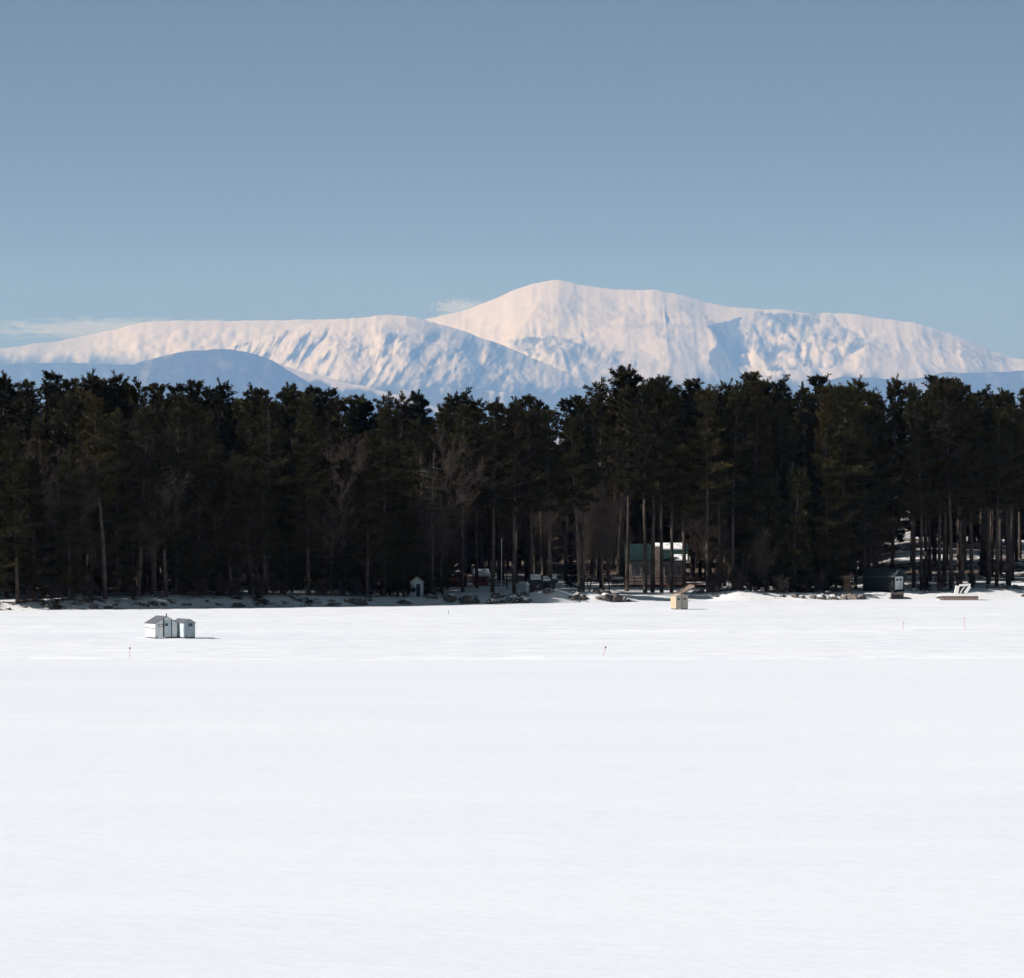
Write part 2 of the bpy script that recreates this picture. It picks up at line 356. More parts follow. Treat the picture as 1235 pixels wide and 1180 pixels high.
KM = 3.6    # the range stands this many times farther (and is this many times larger) than the working grid
def ridge(name, D, crest, u0, u1, du, slope, relief, seed, wood, spurs=(), rows=150, crest_noise=1.5, gully=240.0, swirl=0.0, base_rel=1.0, rough=()):
    us = np.arange(u0, u1+du, du); xs = wx(us, D)
    cu = np.array([c[0] for c in crest], float); cv = np.array([c[1] for c in crest], float)
    v = np.interp(us, cu, cv); k = np.ones(9)/9
    v = np.convolve(np.pad(v, 4, 'edge'), k, 'valid')
    v = v + crest_noise*fbm(us*0.05, us*0+seed, 5, seed, 0.6)
    top = np.maximum(wz(v, D), 5.0)
    run = 1.0/math.tan(math.radians(slope))
    p = np.concatenate([np.linspace(-1.35, -0.15, rows), np.linspace(-0.142, 0.0, 24), np.linspace(0.04, 1.3, 24)])
    P, XX = np.meshgrid(p, xs, indexing='ij')
    TOP = np.broadcast_to(top, P.shape)
    half = np.maximum(TOP*run, 300.0)
    half = np.broadcast_to(np.convolve(np.pad(half[0], 40, 'edge'), np.ones(81)/81, 'valid'), P.shape)
    Yg = D + P*half
    a = np.abs(P)
    prof = 1 - (0.72*a + 0.28*a**0.6)*(1.0) 
    Z = TOP*np.clip(prof, -0.1, 1)
    # gullies running down the face, growing away from the crest
    warp = 300*fbm(XX/1400, Yg/1400, 3, seed+3) + swirl*(Yg-D)
    g1 = 1-np.abs(fbm((XX+warp)/(gully*2.2), Yg/2600, 3, seed+5))*2
    g2 = 1-np.abs(fbm((XX+warp*1.3)/gully, Yg/1300, 3, seed+7))*2
    g3 = fbm(XX/100, Yg/130, 4, seed+9)
    amp = ss(0.0, 0.14, a)
    g5 = fbm(XX/55, Yg/90, 3, seed+19)
    U0 = CU+XX/D*F; V0 = HV-(Z-CAMZ)/D*F
    loc = np.full(P.shape, base_rel)
    for (uc, vc, ru_, rv_, kk) in rough: loc = loc + kk*np.exp(-((U0-uc)/ru_)**2-((V0-vc)/rv_)**2)
    amp = amp*loc
    g4 = 1-np.abs(fbm((XX+warp*0.7)/(gully*0.42), Yg/620, 3, seed+13))*2
    Z = Z + relief*amp*(0.40*(g1-0.75) + 0.24*(g2-0.75) + 0.16*(g4-0.7)) + relief*0.26*g3*(0.25+0.75*ss(0, 0.05, a))*np.clip(loc, 0.4, 1.5) + 14*g5*(0.12+0.5*np.minimum(loc, 1.4)*ss(0, 0.1, a))
    for (ua, va, ub, vb, h, wl, wr) in spurs:
        # spur crest from (ua,va) to (ub,vb) in picture terms, placed on the face
        def place(u_, v_):
            t = np.interp(u_, us, top); zz = wz(v_, D); f = np.clip(1-zz/t, 0, 1.2)
            return wx(u_, D), D - f*np.interp(u_, us, half[0])
        xa, ya = place(ua, va); xb, yb = place(ub, vb)
        t = np.clip(((XX-xa)*(xb-xa)+(Yg-ya)*(yb-ya))/((xb-xa)**2+(yb-ya)**2+1e-6), 0, 1)
        dx = XX-(xa+t*(xb-xa)); dy = Yg-(ya+t*(yb-ya))
        dist = np.hypot(dx, dy*0.8)*np.sign(dx)
        tent = np.where(dist < 0, np.clip(1+dist/wl, 0, 1), np.clip(1-dist/wr, 0, 1))
        Z = Z + np.where(P < 0, ss(0.02, 0.25, a), 0)*0.58*h*tent**1.2*np.sin(np.pi*np.clip(t*0.8+0.2, 0, 1))
    Z = np.where(P < 0, np.minimum(Z, TOP*(1-0.04*a)+8), Z)
    idx = np.arange(P.size).reshape(P.shape)
    q = np.stack([idx[:-1, :-1], idx[:-1, 1:], idx[1:, 1:], idx[1:, :-1]], -1).reshape(-1, 4)
    me = np_mesh(name, KM*np.stack([XX, Yg, Z], -1).reshape(-1, 3), q, mat=M['mount'], smooth=True)
    U = CU + XX/Yg*F; V = HV - (Z-CAMZ)/Yg*F
    w = wood(U, V, XX, Yg, Z, g1, g2)
    at = me.attributes.new('wood', 'FLOAT', 'POINT'); at.data.foreach_set('value', np.clip(w, 0, 1.2).astype(np.float32).ravel())
    return tag(link(name, me), kind='structure')

def streak(X, Y, s, seed): return fbm(X/s, Y/(s*7), 4, seed)
def wood_shade_main(U, V, X, Y, Z, g1, g2):
    st = streak(X, Y, 130, 61)
    w = ss(446, 476, V + 26*st)*0.95
    def patch(pts, k, s, thr, soft=0.42):
        return poly_in(U + 14*fbm(X/260, Y/500, 3, 71), V + 9*fbm(X/300, Y/420, 3, 72), pts) * k*ss(thr-soft, thr+soft, 0.65*fbm((X-0.12*(Y-50000))/s, Y/(s*6), 5, 63, 0.62)+0.5*fbm((X+0.1*(Y-50000))/(s*2.3), Y/(s*5), 4, 64))
    w = np.maximum(w, patch([(900,378),(1000,382),(1045,415),(1010,440),(930,452),(898,420)], 0.85, 46, -0.02))
    w = np.maximum(w, patch([(852,392),(897,384),(902,466),(868,466),(860,430)], 0.85, 300, -0.7))  # gulf wedge: spruce cover plus the gulf's shade painted into the mask
    w = np.maximum(w, patch([(760,398),(870,392),(868,420),(800,410)], 0.42, 70, 0.05))
    w = np.maximum(w, patch([(612,412),(700,408),(765,430),(755,462),(690,470),(640,440)], 0.80, 44, 0.0))
    w = np.maximum(w, patch([(740,420),(790,430),(800,470),(720,470)], 0.5, 90, -0.1))
    w = np.maximum(w, patch([(640,352),(800,356),(870,376),(760,392),(650,380)], 0.34, 55, 0.2))
    w = np.maximum(w, patch([(1100,392),(1170,412),(1235,440),(1130,430)], 0.5, 70, 0.15))
    reg = 0.25+np.exp(-((U-660)/70)**2-((V-430)/32)**2)+np.exp(-((U-955)/70)**2-((V-412)/42)**2)
    w = np.maximum(w, 0.42*np.clip(reg, 0, 1)*ss(0.0, 0.55, fbm((X+0.15*Y)/85, Y/210, 4, 66))*ss(352, 380, V))
    w = np.maximum(w, 0.28*np.exp(-((V-(393+4*fbm(X/500, X*0, 3, 69)))/3.5)**2)*ss(720, 770, U)*(1-ss(890, 920, U)))
    return w
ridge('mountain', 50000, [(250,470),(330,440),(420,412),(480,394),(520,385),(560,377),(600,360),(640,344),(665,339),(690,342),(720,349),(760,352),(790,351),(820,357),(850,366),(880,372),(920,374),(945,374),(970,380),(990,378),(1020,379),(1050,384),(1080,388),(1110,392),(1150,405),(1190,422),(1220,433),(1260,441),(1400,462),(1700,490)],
      200, 1600, 1.5, 21, 62, 3, wood_shade_main, base_rel=0.35, rough=((660,432,55,28,1.3),(955,415,60,40,1.5),(880,430,30,40,0.5),(1160,430,60,20,0.5),(740,370,90,14,0.15)),
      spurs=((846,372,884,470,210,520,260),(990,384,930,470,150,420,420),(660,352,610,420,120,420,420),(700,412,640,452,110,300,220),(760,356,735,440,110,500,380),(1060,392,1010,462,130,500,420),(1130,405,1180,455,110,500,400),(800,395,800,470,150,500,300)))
def wood_left(U, V, X, Y, Z, g1, g2):
    st = 0.6*streak(X - 0.25*(Y-47000), Y, 95, 81)+0.7*streak(X - 0.18*(Y-47000), Y, 42, 82)
    gul = ss(-0.15, 0.5, st + 0.2*fbm(X/60, Y/160, 3, 85))
    band = ss(386, 410, V)*1.0*gul
    low = ss(452, 474, V + 22*st)*0.95
    crestband = poly_in(U, V, [(490,384),(540,395),(600,418),(640,436),(640,446),(590,432),(530,412),(490,396)])*0.4*ss(-0.4, 0.4, fbm(X/90, Y/300, 4, 83))
    return np.maximum(np.maximum(np.maximum(band, low), crestband), 0.4*ss(0.15, 0.5, fbm(X/60, Y/160, 4, 87)))
ridge('mountain_ridge', 47000, [(140,500),(220,448),(275,422),(330,404),(370,393),(400,388),(440,384),(470,381),(492,383),(510,387),(540,395),(590,412),(630,428),(690,455),(740,477),(820,512)],
      120, 860, 1.3, 20, 52, 23, wood_left, gully=230, base_rel=0.55, rough=((470,430,60,30,0.7),(580,445,50,25,0.5)), spurs=((470,384,520,470,110,330,330),(400,392,420,460,110,300,300),(545,402,560,468,100,260,260)), rows=140)
ridge('far_ridge', 57000, [(-1200,490),(-500,460),(-100,434),(0,422),(60,414),(100,407),(135,400),(165,392),(200,388),(260,388),(330,388),(370,387),(420,386),(480,390),(560,400),(700,440),(900,490)],
      -900, 900, 2.5, 26, 90, 43, lambda U, V, X, Y, Z, g1, g2: 0.9*ss(425, 450, V + 14*streak(X, Y, 180, 91)) + 0.35*(1-ss(60, 160, U))*ss(400, 408, V), rows=90)
WD = lambda s: (lambda U, V, X, Y, Z, g1, g2: 1.0 - 0.24*ss(0.12, 0.5, fbm(X/150, Y/260, 5, s)))
ridge('foothill', 41000, [(20,520),(110,470),(165,440),(200,430),(235,424.5),(270,423),(300,426),(330,437),(345,447),(380,468),(430,500),(500,540)], -60, 560, 2, 24, 60, 51, WD(5), rows=80, crest_noise=1.0)
def wood_e(U, V, X, Y, Z, g1, g2):
    c = np.interp(U, [250, 330, 360, 400, 450, 500, 560], [438, 440, 449, 459, 470, 484, 505])
    return ss(4, 11, V - c + 7*streak(X, Y, 90, 15))
ridge('foothill', 43500, [(180,500),(250,452),(310,437),(335,441),(360,449),(400,459),(450,470),(500,484),(560,505),(640,540)], 150, 680, 2, 26, 60, 57, wood_e, rows=80)
ridge('foothill', 42500, [(800,540),(880,505),(930,488),(960,475),(990,462),(1015,456),(1050,457),(1085,461),(1110,458),(1140,451),(1180,452),(1235,449),(1320,452),(1500,470),(1800,500)], 760, 1700, 2, 22, 70, 59, WD(9), rows=80, crest_noise=1.5)
ridge('foothill', 44000, [(380,520),(440,492),(480,474),(520,470),(560,469),(600,474),(660,480),(720,474),(760,472),(820,480),(900,485),(960,500),(1040,530)], 340, 1080, 2, 22, 60, 67, lambda U, V, X, Y, Z, g1, g2: 0.93 - 0.6*ss(0.15, 0.5, streak(X, Y, 110, 19)), rows=80, crest_noise=3)
ridge('foothill', 48500, [(-1100,500),(-500,460),(-200,448),(-60,442),(40,440),(110,440),(180,442),(260,450),(340,480)], -900, 420, 2.5, 22, 60, 69, WD(12), rows=70, crest_noise=2)

# ------------------------------------------------------------------ trees
def tri_tubes(P0, P1, R0, R1, n=3):
    """many straight tapered n-gon tubes at once"""
    P0 = np.asarray(P0, float); P1 = np.asarray(P1, float); R0 = np.asarray(R0)[:, None]; R1 = np.asarray(R1)[:, None]
    T = P1-P0; T /= np.linalg.norm(T, axis=1, keepdims=True)+1e-9
    up = np.where(np.abs(T[:, 2:3]) < 0.9, np.array([[0, 0, 1.0]]), np.array([[1.0, 0, 0]]))
    E1 = np.cross(T, up); E1 /= np.linalg.norm(E1, axis=1, keepdims=True); E2 = np.cross(T, E1)
    vs = []
    for P, R in ((P0, R0), (P1, R1)):
        for k in range(n):
            a = 2*math.pi*k/n; vs.append(P + R*(math.cos(a)*E1+math.sin(a)*E2))
    V = np.stack(vs, 1).reshape(-1, 3); m = len(P0)
    b = (np.arange(m)*2*n)[:, None, None]
    q = np.array([[k, (k+1) % n, n+(k+1) % n, n+k] for k in range(n)])[None]
    return V, (b+q).reshape(-1, 4)

def pine_data(seed, H=24.0, cb=0.4, Lmax=3.6, ragged=0.35, blades=8, dens=1.0, bw=1.0, low_branches=True):
    r = np.random.default_rng(seed)
    zt = np.linspace(-0.4, H, 14)
    lean = r.normal(0, 0.25, 2); wob = r.normal(0, 0.10, (14, 2)).cumsum(0)*np.linspace(0, 1, 14)[:, None]
    path = np.stack([lean[0]*(zt/H)+wob[:, 0], lean[1]*(zt/H)+wob[:, 1], zt], 1)
    rad = 0.25*(1-np.clip(zt/H, 0, 1))**0.85+0.025
    tp = lambda z: np.array([np.interp(z, zt, path[:, 0]), np.interp(z, zt, path[:, 1]), z])
    segP0, segP1, R0, R1 = [], [], [], []
    tc, to = [], []
    zb = cb*H; z = zb
    lobes = r.uniform(0.75, 1.25, 8)
    while z < H-0.25:
        t = (z-zb)/(H-zb)
        nb = r.integers(4, 7)
        plate = r.uniform(1-ragged, 1+ragged*0.6)
        az0 = r.uniform(0, 6.28)
        for k in range(nb):
            if r.random() < 0.16: continue
            az = az0+6.283*k/nb+r.normal(0, 0.25)
            shape = (0.11+0.89*(1-t)**0.72)*(0.55+0.45*min(1, t/0.15))
            L = max(0.5, Lmax*shape*plate*lobes[int((az % 6.283)/6.284*8)]*r.uniform(0.7, 1.15))
            el = math.radians(-7+36*t**1.5+r.normal(0, 8))
            dh = np.array([math.cos(az), math.sin(az), 0])
            b = tp(z+r.normal(0, 0.1))
            def pos(s): return b+dh*L*s+np.array([0, 0, 1.0])*(math.tan(el)*L*s+0.16*L*s*s)
            for a_, b_ in ((0, 0.5), (0.5, 0.97)):
                segP0.append(pos(a_)); segP1.append(pos(b_)); rr = 0.018+0.013*L
                R0.append(rr*(1-a_*0.8)); R1.append(rr*(1-b_*0.8))
            nt_ = int((7+5.2*L)*dens)
            lat = np.array([-dh[1], dh[0], 0])
            s = r.uniform(0.22, 1.0, nt_)**0.8
            for si in s:
                wl = 0.30*L*math.sin(math.pi*min(1, si*0.75+0.12))
                o = r.normal(0, 0.5)*wl
                p = pos(si)+lat*o+np.array([0, 0, 1.0])*(abs(r.normal(0, 0.10))+0.04*L*r.normal())
                tc.append(p); to.append(dh*0.7+lat*np.sign(o)*0.5+np.array([0, 0, 0.55]))
        z += r.uniform(0.42, 0.72)
    for k in range(7):         # leader with its ascending star of shoots
        az = r.uniform(0, 6.28); e = r.uniform(0.35, 1.2); L = r.uniform(0.7, 1.5)
        b = tp(H-r.uniform(0.2, 1.4)); d = np.array([math.cos(az)*math.cos(e), math.sin(az)*math.cos(e), math.sin(e)])
        for s in np.linspace(0.25, 1, 5): tc.append(b+d*L*s); to.append(d*1.4)
    for s in np.linspace(0, 0.55, 4): tc.append(tp(H)+np.array([0, 0, s-0.3])); to.append(np.array([0, 0, 1.6]))
    if low_branches:
        for k in range(16):   # dead stubs below the crown
            zz = r.uniform(0.16*H, max(zb, 0.3*H)); az = r.uniform(0, 6.28); L = r.uniform(0.4, 1.8)
            b = tp(zz); segP0.append(b); segP1.append(b+np.array([math.cos(az)*L, math.sin(az)*L, r.uniform(-0.25, 0.15)*L])); R0.append(0.03); R1.append(0.008)
    # trunk mesh
    T0, T1 = path[:-1], path[1:]
    n = 8; ang = np.arange(n)/n*6.2832
    ring = np.stack([np.cos(ang), np.sin(ang), ang*0], 1)
    TV = (path[:, None, :]+rad[:, None, None]*ring[None]).reshape(-1, 3)
    i = np.arange(13)[:, None]*n; k = np.arange(n)[None]
    TQ = np.stack([i+k, i+(k+1) % n, i+n+(k+1) % n, i+n+k], -1).reshape(-1, 4)
    BV, BQ = tri_tubes(segP0, segP1, R0, R1, 4 if blades > 5 else 3)
    trunkV = np.concatenate([TV, BV]); trunkQ = np.concatenate([TQ, BQ+len(TV)])
    # needle blades
    tc = np.repeat(np.array(tc), blades, 0); to = np.repeat(np.array(to), blades, 0); m = len(tc)
    d = to+r.normal(0, 0.55, (m, 3)); d /= np.linalg.norm(d, axis=1, keepdims=True)
    sd = np.cross(d, r.normal(0, 1, (m, 3))); sd /= np.linalg.norm(sd, axis=1, keepdims=True)+1e-9
    ln = r.uniform(0.26, 0.52, m)[:, None]*bw; wd = r.uniform(0.042, 0.075, m)[:, None]*bw
    b = tc+r.normal(0, 0.06, (m, 3))
    V = np.stack([b, b+d*ln*0.5+sd*wd, b+d*ln, b+d*ln*0.5-sd*wd], 1).reshape(-1, 3)
    Q = np.arange(m*4).reshape(-1, 4)
    return trunkV, trunkQ, V, Q

def bare_data(seed, H=14.0, spread=0.33, levels=4, nlimb=11):
    r = np.random.default_rng(seed)
    P0, P1, R0, R1 = [], [], [], []
    def grow(p, d, L, rad, lev):
        n = 4 if lev < 2 else 3
        q = p; dd = d; rr = rad
        for k in range(n):
            d2 = dd+r.normal(0, 0.10+0.05*lev, 3)+np.array([0, 0, 0.05]); d2 /= np.linalg.norm(d2)
            e = q+d2*L/n; r2 = rr*(0.80 if lev < 2 else 0.7)
            P0.append(q); P1.append(e); R0.append(rr); R1.append(max(r2, 0.008)); q = e; dd = d2; rr = r2
            if lev < levels:
                kids = (0 if (lev == 0 and k == 0) else (nlimb//3+1 if lev == 0 else (2 if lev == 1 else 2 if lev == 2 else 2)))
                for c in range(kids):
                    az = r.uniform(0, 6.28); a = r.uniform(0.4, 0.95)
                    t = np.cross(dd, r.normal(0, 1, 3)); t /= np.linalg.norm(t)+1e-9
                    nd = dd*math.cos(a)+t*math.sin(a)+np.array([0, 0, 0.18]); nd /= np.linalg.norm(nd)
                    grow(q-dd*L/n*r.uniform(0, 0.8), nd, L*r.uniform(0.32, 0.55)*(1.15 if lev == 0 else 1), max(rr*r.uniform(0.35, 0.6), 0.009), lev+1)
    grow(np.array([0, 0, -0.3]), np.array([r.normal(0, 0.04), r.normal(0, 0.04), 1.0]), H*0.82, H*0.0095, 0)
    P0 = np.array(P0); P1 = np.array(P1); R0 = np.array(R0); R1 = np.array(R1)
    big = R0 > 0.035
    return tri_tubes(P0[big], P1[big], R0[big], R1[big], 6), tri_tubes(P0[~big], P1[~big], np.maximum(R0[~big], 0.011), np.maximum(R1[~big], 0.008), 3)

LABELLED = []      # (object, noun phrase, u, row)
def proto_tree(name, cat, group, tv, tq, cv, cq, tm, cm, cname):
    root = empty(name, (0, 0, -100)); tag(root, None, cat, group)
    link('trunk', np_mesh('trunk', tv, tq, mat=tm, smooth=True), root)
    link(cname, np_mesh(cname, cv, cq, mat=cm), root)
    return [root, False]
def use(proto, x, y, z, rz, scale):
    if not proto[1]:
        proto[1] = True; o = proto[0]; o.location = (x, y, z); o.rotation_euler = (0, 0, rz); o.scale = scale; return o
    return copy_thing(proto[0], (x, y, z), rz, scale)

GP = 'pines of the lakeshore forest'; GB = 'bare trees of the lakeshore forest'; GH = 'young hemlocks of the lakeshore forest'
def mkpine(seed, **k):
    return proto_tree('pine_tree', 'pine tree', GP, *pine_data(seed, **k), M['bark'], M['needle%d' % (seed % 3)], 'crown')
# full crowns, high crowns (bare stems below), narrow ones
FULL = [mkpine(101+i, cb=[0.22, 0.28, 0.25, 0.32, 0.20, 0.3][i], Lmax=[3.9, 3.4, 4.3, 3.7, 3.3, 4.0][i], ragged=[0.35, 0.5, 0.4, 0.3, 0.45, 0.55][i]) for i in range(6)]
HIGH = [mkpine(201+i, cb=[0.46, 0.42, 0.50, 0.44, 0.48][i], Lmax=[3.6, 4.2, 3.4, 3.9, 3.1][i], ragged=[0.45, 0.35, 0.5, 0.55, 0.4][i]) for i in range(5)]
LOW = [mkpine(251+i, cb=0.08, Lmax=[3.6, 4.0, 3.3][i], ragged=0.45, dens=1.05) for i in range(3)]
HEM = []
for i in range(3):
    HEM.append(proto_tree('hemlock_tree', 'evergreen tree', GH, *pine_data(301+i, H=12.0, cb=0.06, Lmax=3.0, ragged=0.2, dens=1.2, low_branches=False), M['bark'], M['needle2'], 'crown'))
BARE = []
for i in range(6):
    (a, b), (c, d) = bare_data(401+i, H=[14, 15, 13, 16, 12, 14][i], nlimb=[11, 9, 12, 10, 12, 9][i])
    BARE.append(proto_tree('bare_tree', 'bare tree', GB, a, b, c, d, M['twig'], M['twig'], 'twigs'))

taken = []
def free(x, y, r):
    for (a, b) in taken:
        if (a-x)**2+(b-y)**2 < r*r: return False
    return True
def put_pine(u, d, vtop=None, H=None, protos=FULL, row='middle', wide=1.0, name=None, label=None):
    x, y = shy(u, d); z = lz(x, y)
    if vtop is not None: H = wz(vtop, y)-z
    p = protos[random.randrange(len(protos))]
    s = H/24.0; sw = (0.55+0.45*s)*wide*random.uniform(0.9, 1.1)
    o = use(p, x, y, z-0.05, random.uniform(0, 6.28), (sw, sw, s))
    taken.append((x, y))
    if label: tag(o, label)
    else: LABELLED.append((o, 'pine', u, row))
    return o
SKY = [(5,453),(33,458),(62,448),(86,457),(107,452),(124,460),(148,453),(168,461),(190,463),(212,463),(235,459),(256,466),(277,462),(300,467),(316,468),
       (336,462),(357,472),(380,466),(398,468),(414,479),(430,480),(447,476),(465,477),(482,477),(515,471),(538,477),(560,473),(582,482),(602,484),(620,483),(638,476),(655,482),(682,480),(698,477),
       (722,461),(750,447),(772,441),(792,455),(814,465),(835,457),(852,469),(868,462),(886,462),(905,449),(922,458),(943,458),(970,466),(990,452),(1010,464),(1028,458),(1047,471),(1076,457),(1100,463),(1127,453),(1141,455),(1156,459),(1187,469),(1206,473),(1226,470),(1243,464)]
SPECIAL = {772: 'tallest pine on the skyline with a forked ragged top, above the green-roofed camp',
           750: 'tall pine just left of the tallest skyline pine above the green-roofed camp',
           835: 'round-topped skyline pine standing clear, right of the tallest pine',
           905: 'tall pointed skyline pine between the green-roofed camp and the dark boathouse',
           943: 'thin-topped skyline pine with spreading bare-looking leader, left of the dark boathouse',
           990: 'star-topped skyline pine standing left of and above the dark boathouse',
           62: 'tallest skyline pine at far left, well left of the twin ice huts',
           235: 'dense round-shouldered skyline pine directly above the twin ice huts',
           515: 'feathery star-topped skyline pine above the small white shed'}
for (u, v) in SKY:
    d = random.uniform(46, 66) if 520 < u < 870 else random.uniform(24, 58)
    big = v < 456
    put_pine(u, d, vtop=v+4.5, protos=FULL if u < 540 or random.random() < 0.4 else HIGH, row='skyline', wide=1.22 if big else 1.08, label=SPECIAL.get(u))
# named stems in the open ground around the camp and cabins
STEMS = [(540,22,500),(558,12,492),(575,24,497),(594,11,489),(620,10,492),(641,12,500),(664,9,497),(699,6.5,505),(703,9,487),(725,20,490),(756,14,470),(778,12,478),(787,12,465),(798,11.5,458),(810,12,480),(825,13,475),(854,10,473),(868,11,480),(884,10,478),
         (1018,9,470),(1032,14,476),(1058,12,480),(1102,13,472),(1122,24,476),(1148,16,480),(1172,18,476),(1196,30,480),(1215,16,482),(1238,20,478)]
for (u, d, v) in STEMS:
    put_pine(u, d, vtop=v, protos=HIGH, row='front', wide=0.92)
def in_clearing(u, d):
    if 535 < u < 705 and d < 42: return True
    if 700 < u < 850 and d < 40: return True
    if 850 < u < 905 and d < 8: return True
    if 1036 < u < 1098 and d < 9: return True
    return False
def sky_v(u): return float(np.interp(u, [a for a, b in SKY], [b for a, b in SKY]))
# front row along the shore on both sides
n = 0; tries = 0
while n < 66 and tries < 4000:
    tries += 1
    u = random.uniform(-10, 1245); d = random.uniform(3.5, 14) if u < 480 else random.uniform(8, 18)
    if in_clearing(u, d): continue
    x, y = shy(u, d)
    if not free(x, y, 2.3): continue
    if 880 < u < 1045: put_pine(u, d, vtop=sky_v(u)+random.uniform(6, 50), protos=LOW if random.random() < 0.5 else FULL, row='front'); n += 1; continue
    put_pine(u, d, vtop=sky_v(u)+(random.uniform(14, 110) if u < 540 else random.uniform(10, 60)), protos=(LOW if random.random() < 0.4 else FULL if random.random() < 0.8 else HIGH) if u < 540 else HIGH, row='front'); n += 1
n = 0; tries = 0
while n < 130 and tries < 6000:
    tries += 1
    u = random.uniform(-15, 1250); d = random.uniform(19, 85)
    if in_clearing(u, d): continue
    x, y = shy(u, d)
    if not free(x, y, 2.2): continue
    if u > 1040 and random.random() < 0.55: continue
    put_pine(u, d, vtop=sky_v(u)+random.uniform(14, 60 if d > 35 else 95), protos=(LOW if u < 480 and random.random() < 0.5 else FULL) if (u < 520 or 880 < u < 1045 or d > 60) else HIGH, row='middle'); n += 1
# young hemlocks, foliage to the ground
for (u, d, h) in ((470,9,8),(487,8,10),(508,9,11),(519,14,8),(20,9,9),(120,9,7),(262,9,8),(925,8,13),(942,10,11),(958,7,14),(976,9,12),(994,11,13),(1008,8,10),(905,12,10),(688,22,4.2),(352,10,9),(438,10,8),(1188,30,5),(1115,24,4)):
    x, y = shy(u, d); o = use(HEM[random.randrange(3)], x, y, lz(x, y)-0.05, random.uniform(0, 6), (h/12*0.95, h/12*0.95, h/12)); LABELLED.append((o, 'young hemlock', u, 'front')); taken.append((x, y))
# bare hardwoods
clusters = [(40,60,6),(110,40,8),(180,40,8),(255,45,10),(310,30,6),(400,30,9),(440,25,5),(545,25,6),(655,25,5),(712,24,4),(735,14,3),(880,20,4),(910,14,3),(1060,30,3)]
for (cu_, su, k) in clusters:
    for j in range(k):
        for _ in range(30):
            u = random.gauss(cu_, su*0.55); d = random.uniform(4.5, 14) if random.random() < 0.7 else random.uniform(15, 30)
            if in_clearing(u, d) and not (d > 24 or 690 < u < 740): continue
            x, y = shy(u, d)
            if free(x, y, 1.5): break
        h = random.uniform(6.5, 10.5) if cu_ in (712, 655, 735, 880) else random.uniform(7, 14.5) if cu_ not in (910, 1060) else random.uniform(5, 8)
        o = use(BARE[random.randrange(6)], x, y, lz(x, y)-0.05, random.uniform(0, 6), (h/14*0.9, h/14*0.9, h/14)); taken.append((x, y))
        LABELLED.append((o, 'leafless hardwood', u, 'front' if d < 15 else 'middle'))
# low leafless bushes on the banks
BUSH = []
for i in range(4):
    (a, b), (c, d) = bare_data(601+i, H=2.4, nlimb=14)
    c = np.concatenate([a, c]); d = np.concatenate([b, d+len(a)])
    o = link('bush', np_mesh('bush', c, d, mat=M['twig'])); tag(o, None, 'bush', 'leafless bushes on the bank'); BUSH.append([o, False])
for k in range(80):
    u = random.uniform(-5, 1240); d = random.uniform(1.6, 9)
    if 490 < u < 855 or 1035 < u < 1100: continue
    x, y = shy(u, d); h = random.uniform(0.4, 0.95)
    o = use(BUSH[random.randrange(4)], x, y, lz(x, y)-0.03, random.uniform(0, 6), (h*1.3, h*1.3, h)); LABELLED.append((o, 'leafless bush', u, 'bank'))
# pale dead snag
def snag():
    x, y = shy(521, 6.5); z = lz(x, y); r = np.random.default_rng(5)
    root = empty('dead_tree', (x, y, z-0.1), 0, 'pale dead tree with bare level limbs, left of the red cabins', 'dead tree')
    MB().tube([(0, 0, 0), (0.1, 0, 5), (0, 0, 10), (0.15, 0, 15.0), (0.2, 0, 17.0)], [0.12, 0.10, 0.075, 0.04, 0.015], 8).build('trunk', M['bark'], root, True)
    for k in range(34):
        zz = r.uniform(6, 16.5) if k > 9 else r.uniform(12.8, 15.2); az = r.uniform(0, 6.28); L = r.uniform(0.5, 1.6) if k > 9 else r.uniform(1.2, 2.6)
        if k <= 9: az = (0 if k % 2 else math.pi)+r.normal(0, 0.5)
        dx, dy = math.cos(az), math.sin(az)
        MB().tube([(0.08, 0, zz), (dx*L*0.5, dy*L*0.5, zz-0.12*L+0.1), (dx*L, dy*L, zz+r.uniform(-0.1, 0.25)*L)], [0.04, 0.03, 0.01], 4).build('limb', M['pale_bark'], root, True)
snag()
# pale leaning saplings by the camp
def sapling(u, d, h, leanx, lab):
    x, y = shy(u, d); r = np.random.default_rng(int(u*7))
    root = empty('sapling', (x, y, lz(x, y)-0.1), 0, lab, 'sapling', 'pale leaning saplings')
    MB().tube([(0, 0, 0), (leanx*0.45, 0.1, h*0.5), (leanx*1.2, 0.1, h)], [0.04, 0.03, 0.01], 5).build('stem', M['pale_bark'], root, True)
    m = MB()
    for k in range(14):
        t = r.uniform(0.35, 0.97); az = r.uniform(0, 6.28); L = r.uniform(0.4, 1.2)
        b = np.array([leanx*1.2*t**1.3, 0.1*t, h*t]); m.tube([b, b+np.array([math.cos(az)*L*0.5, math.sin(az)*L*0.5, L*0.9])], [0.014, 0.006], 3)
    m.build('twigs', M['pale_bark'], root)
for (u, d, h, ln, lab) in ((893,9,4.6,0.3,'leftmost pale sapling stem of the leaning clump right of the camp'),(897,8,5.2,0.7,'second pale sapling from the left in the leaning clump right of the camp'),(901,9.5,5.0,1.2,'middle pale sapling in the leaning clump right of the camp'),(904,8,5.4,1.7,'fourth pale sapling from the left in the clump, leaning right'),(909,9,4.4,2.0,'rightmost pale sapling, leaning furthest right in the clump beside the camp')):
    sapling(u, d, h, ln, lab)

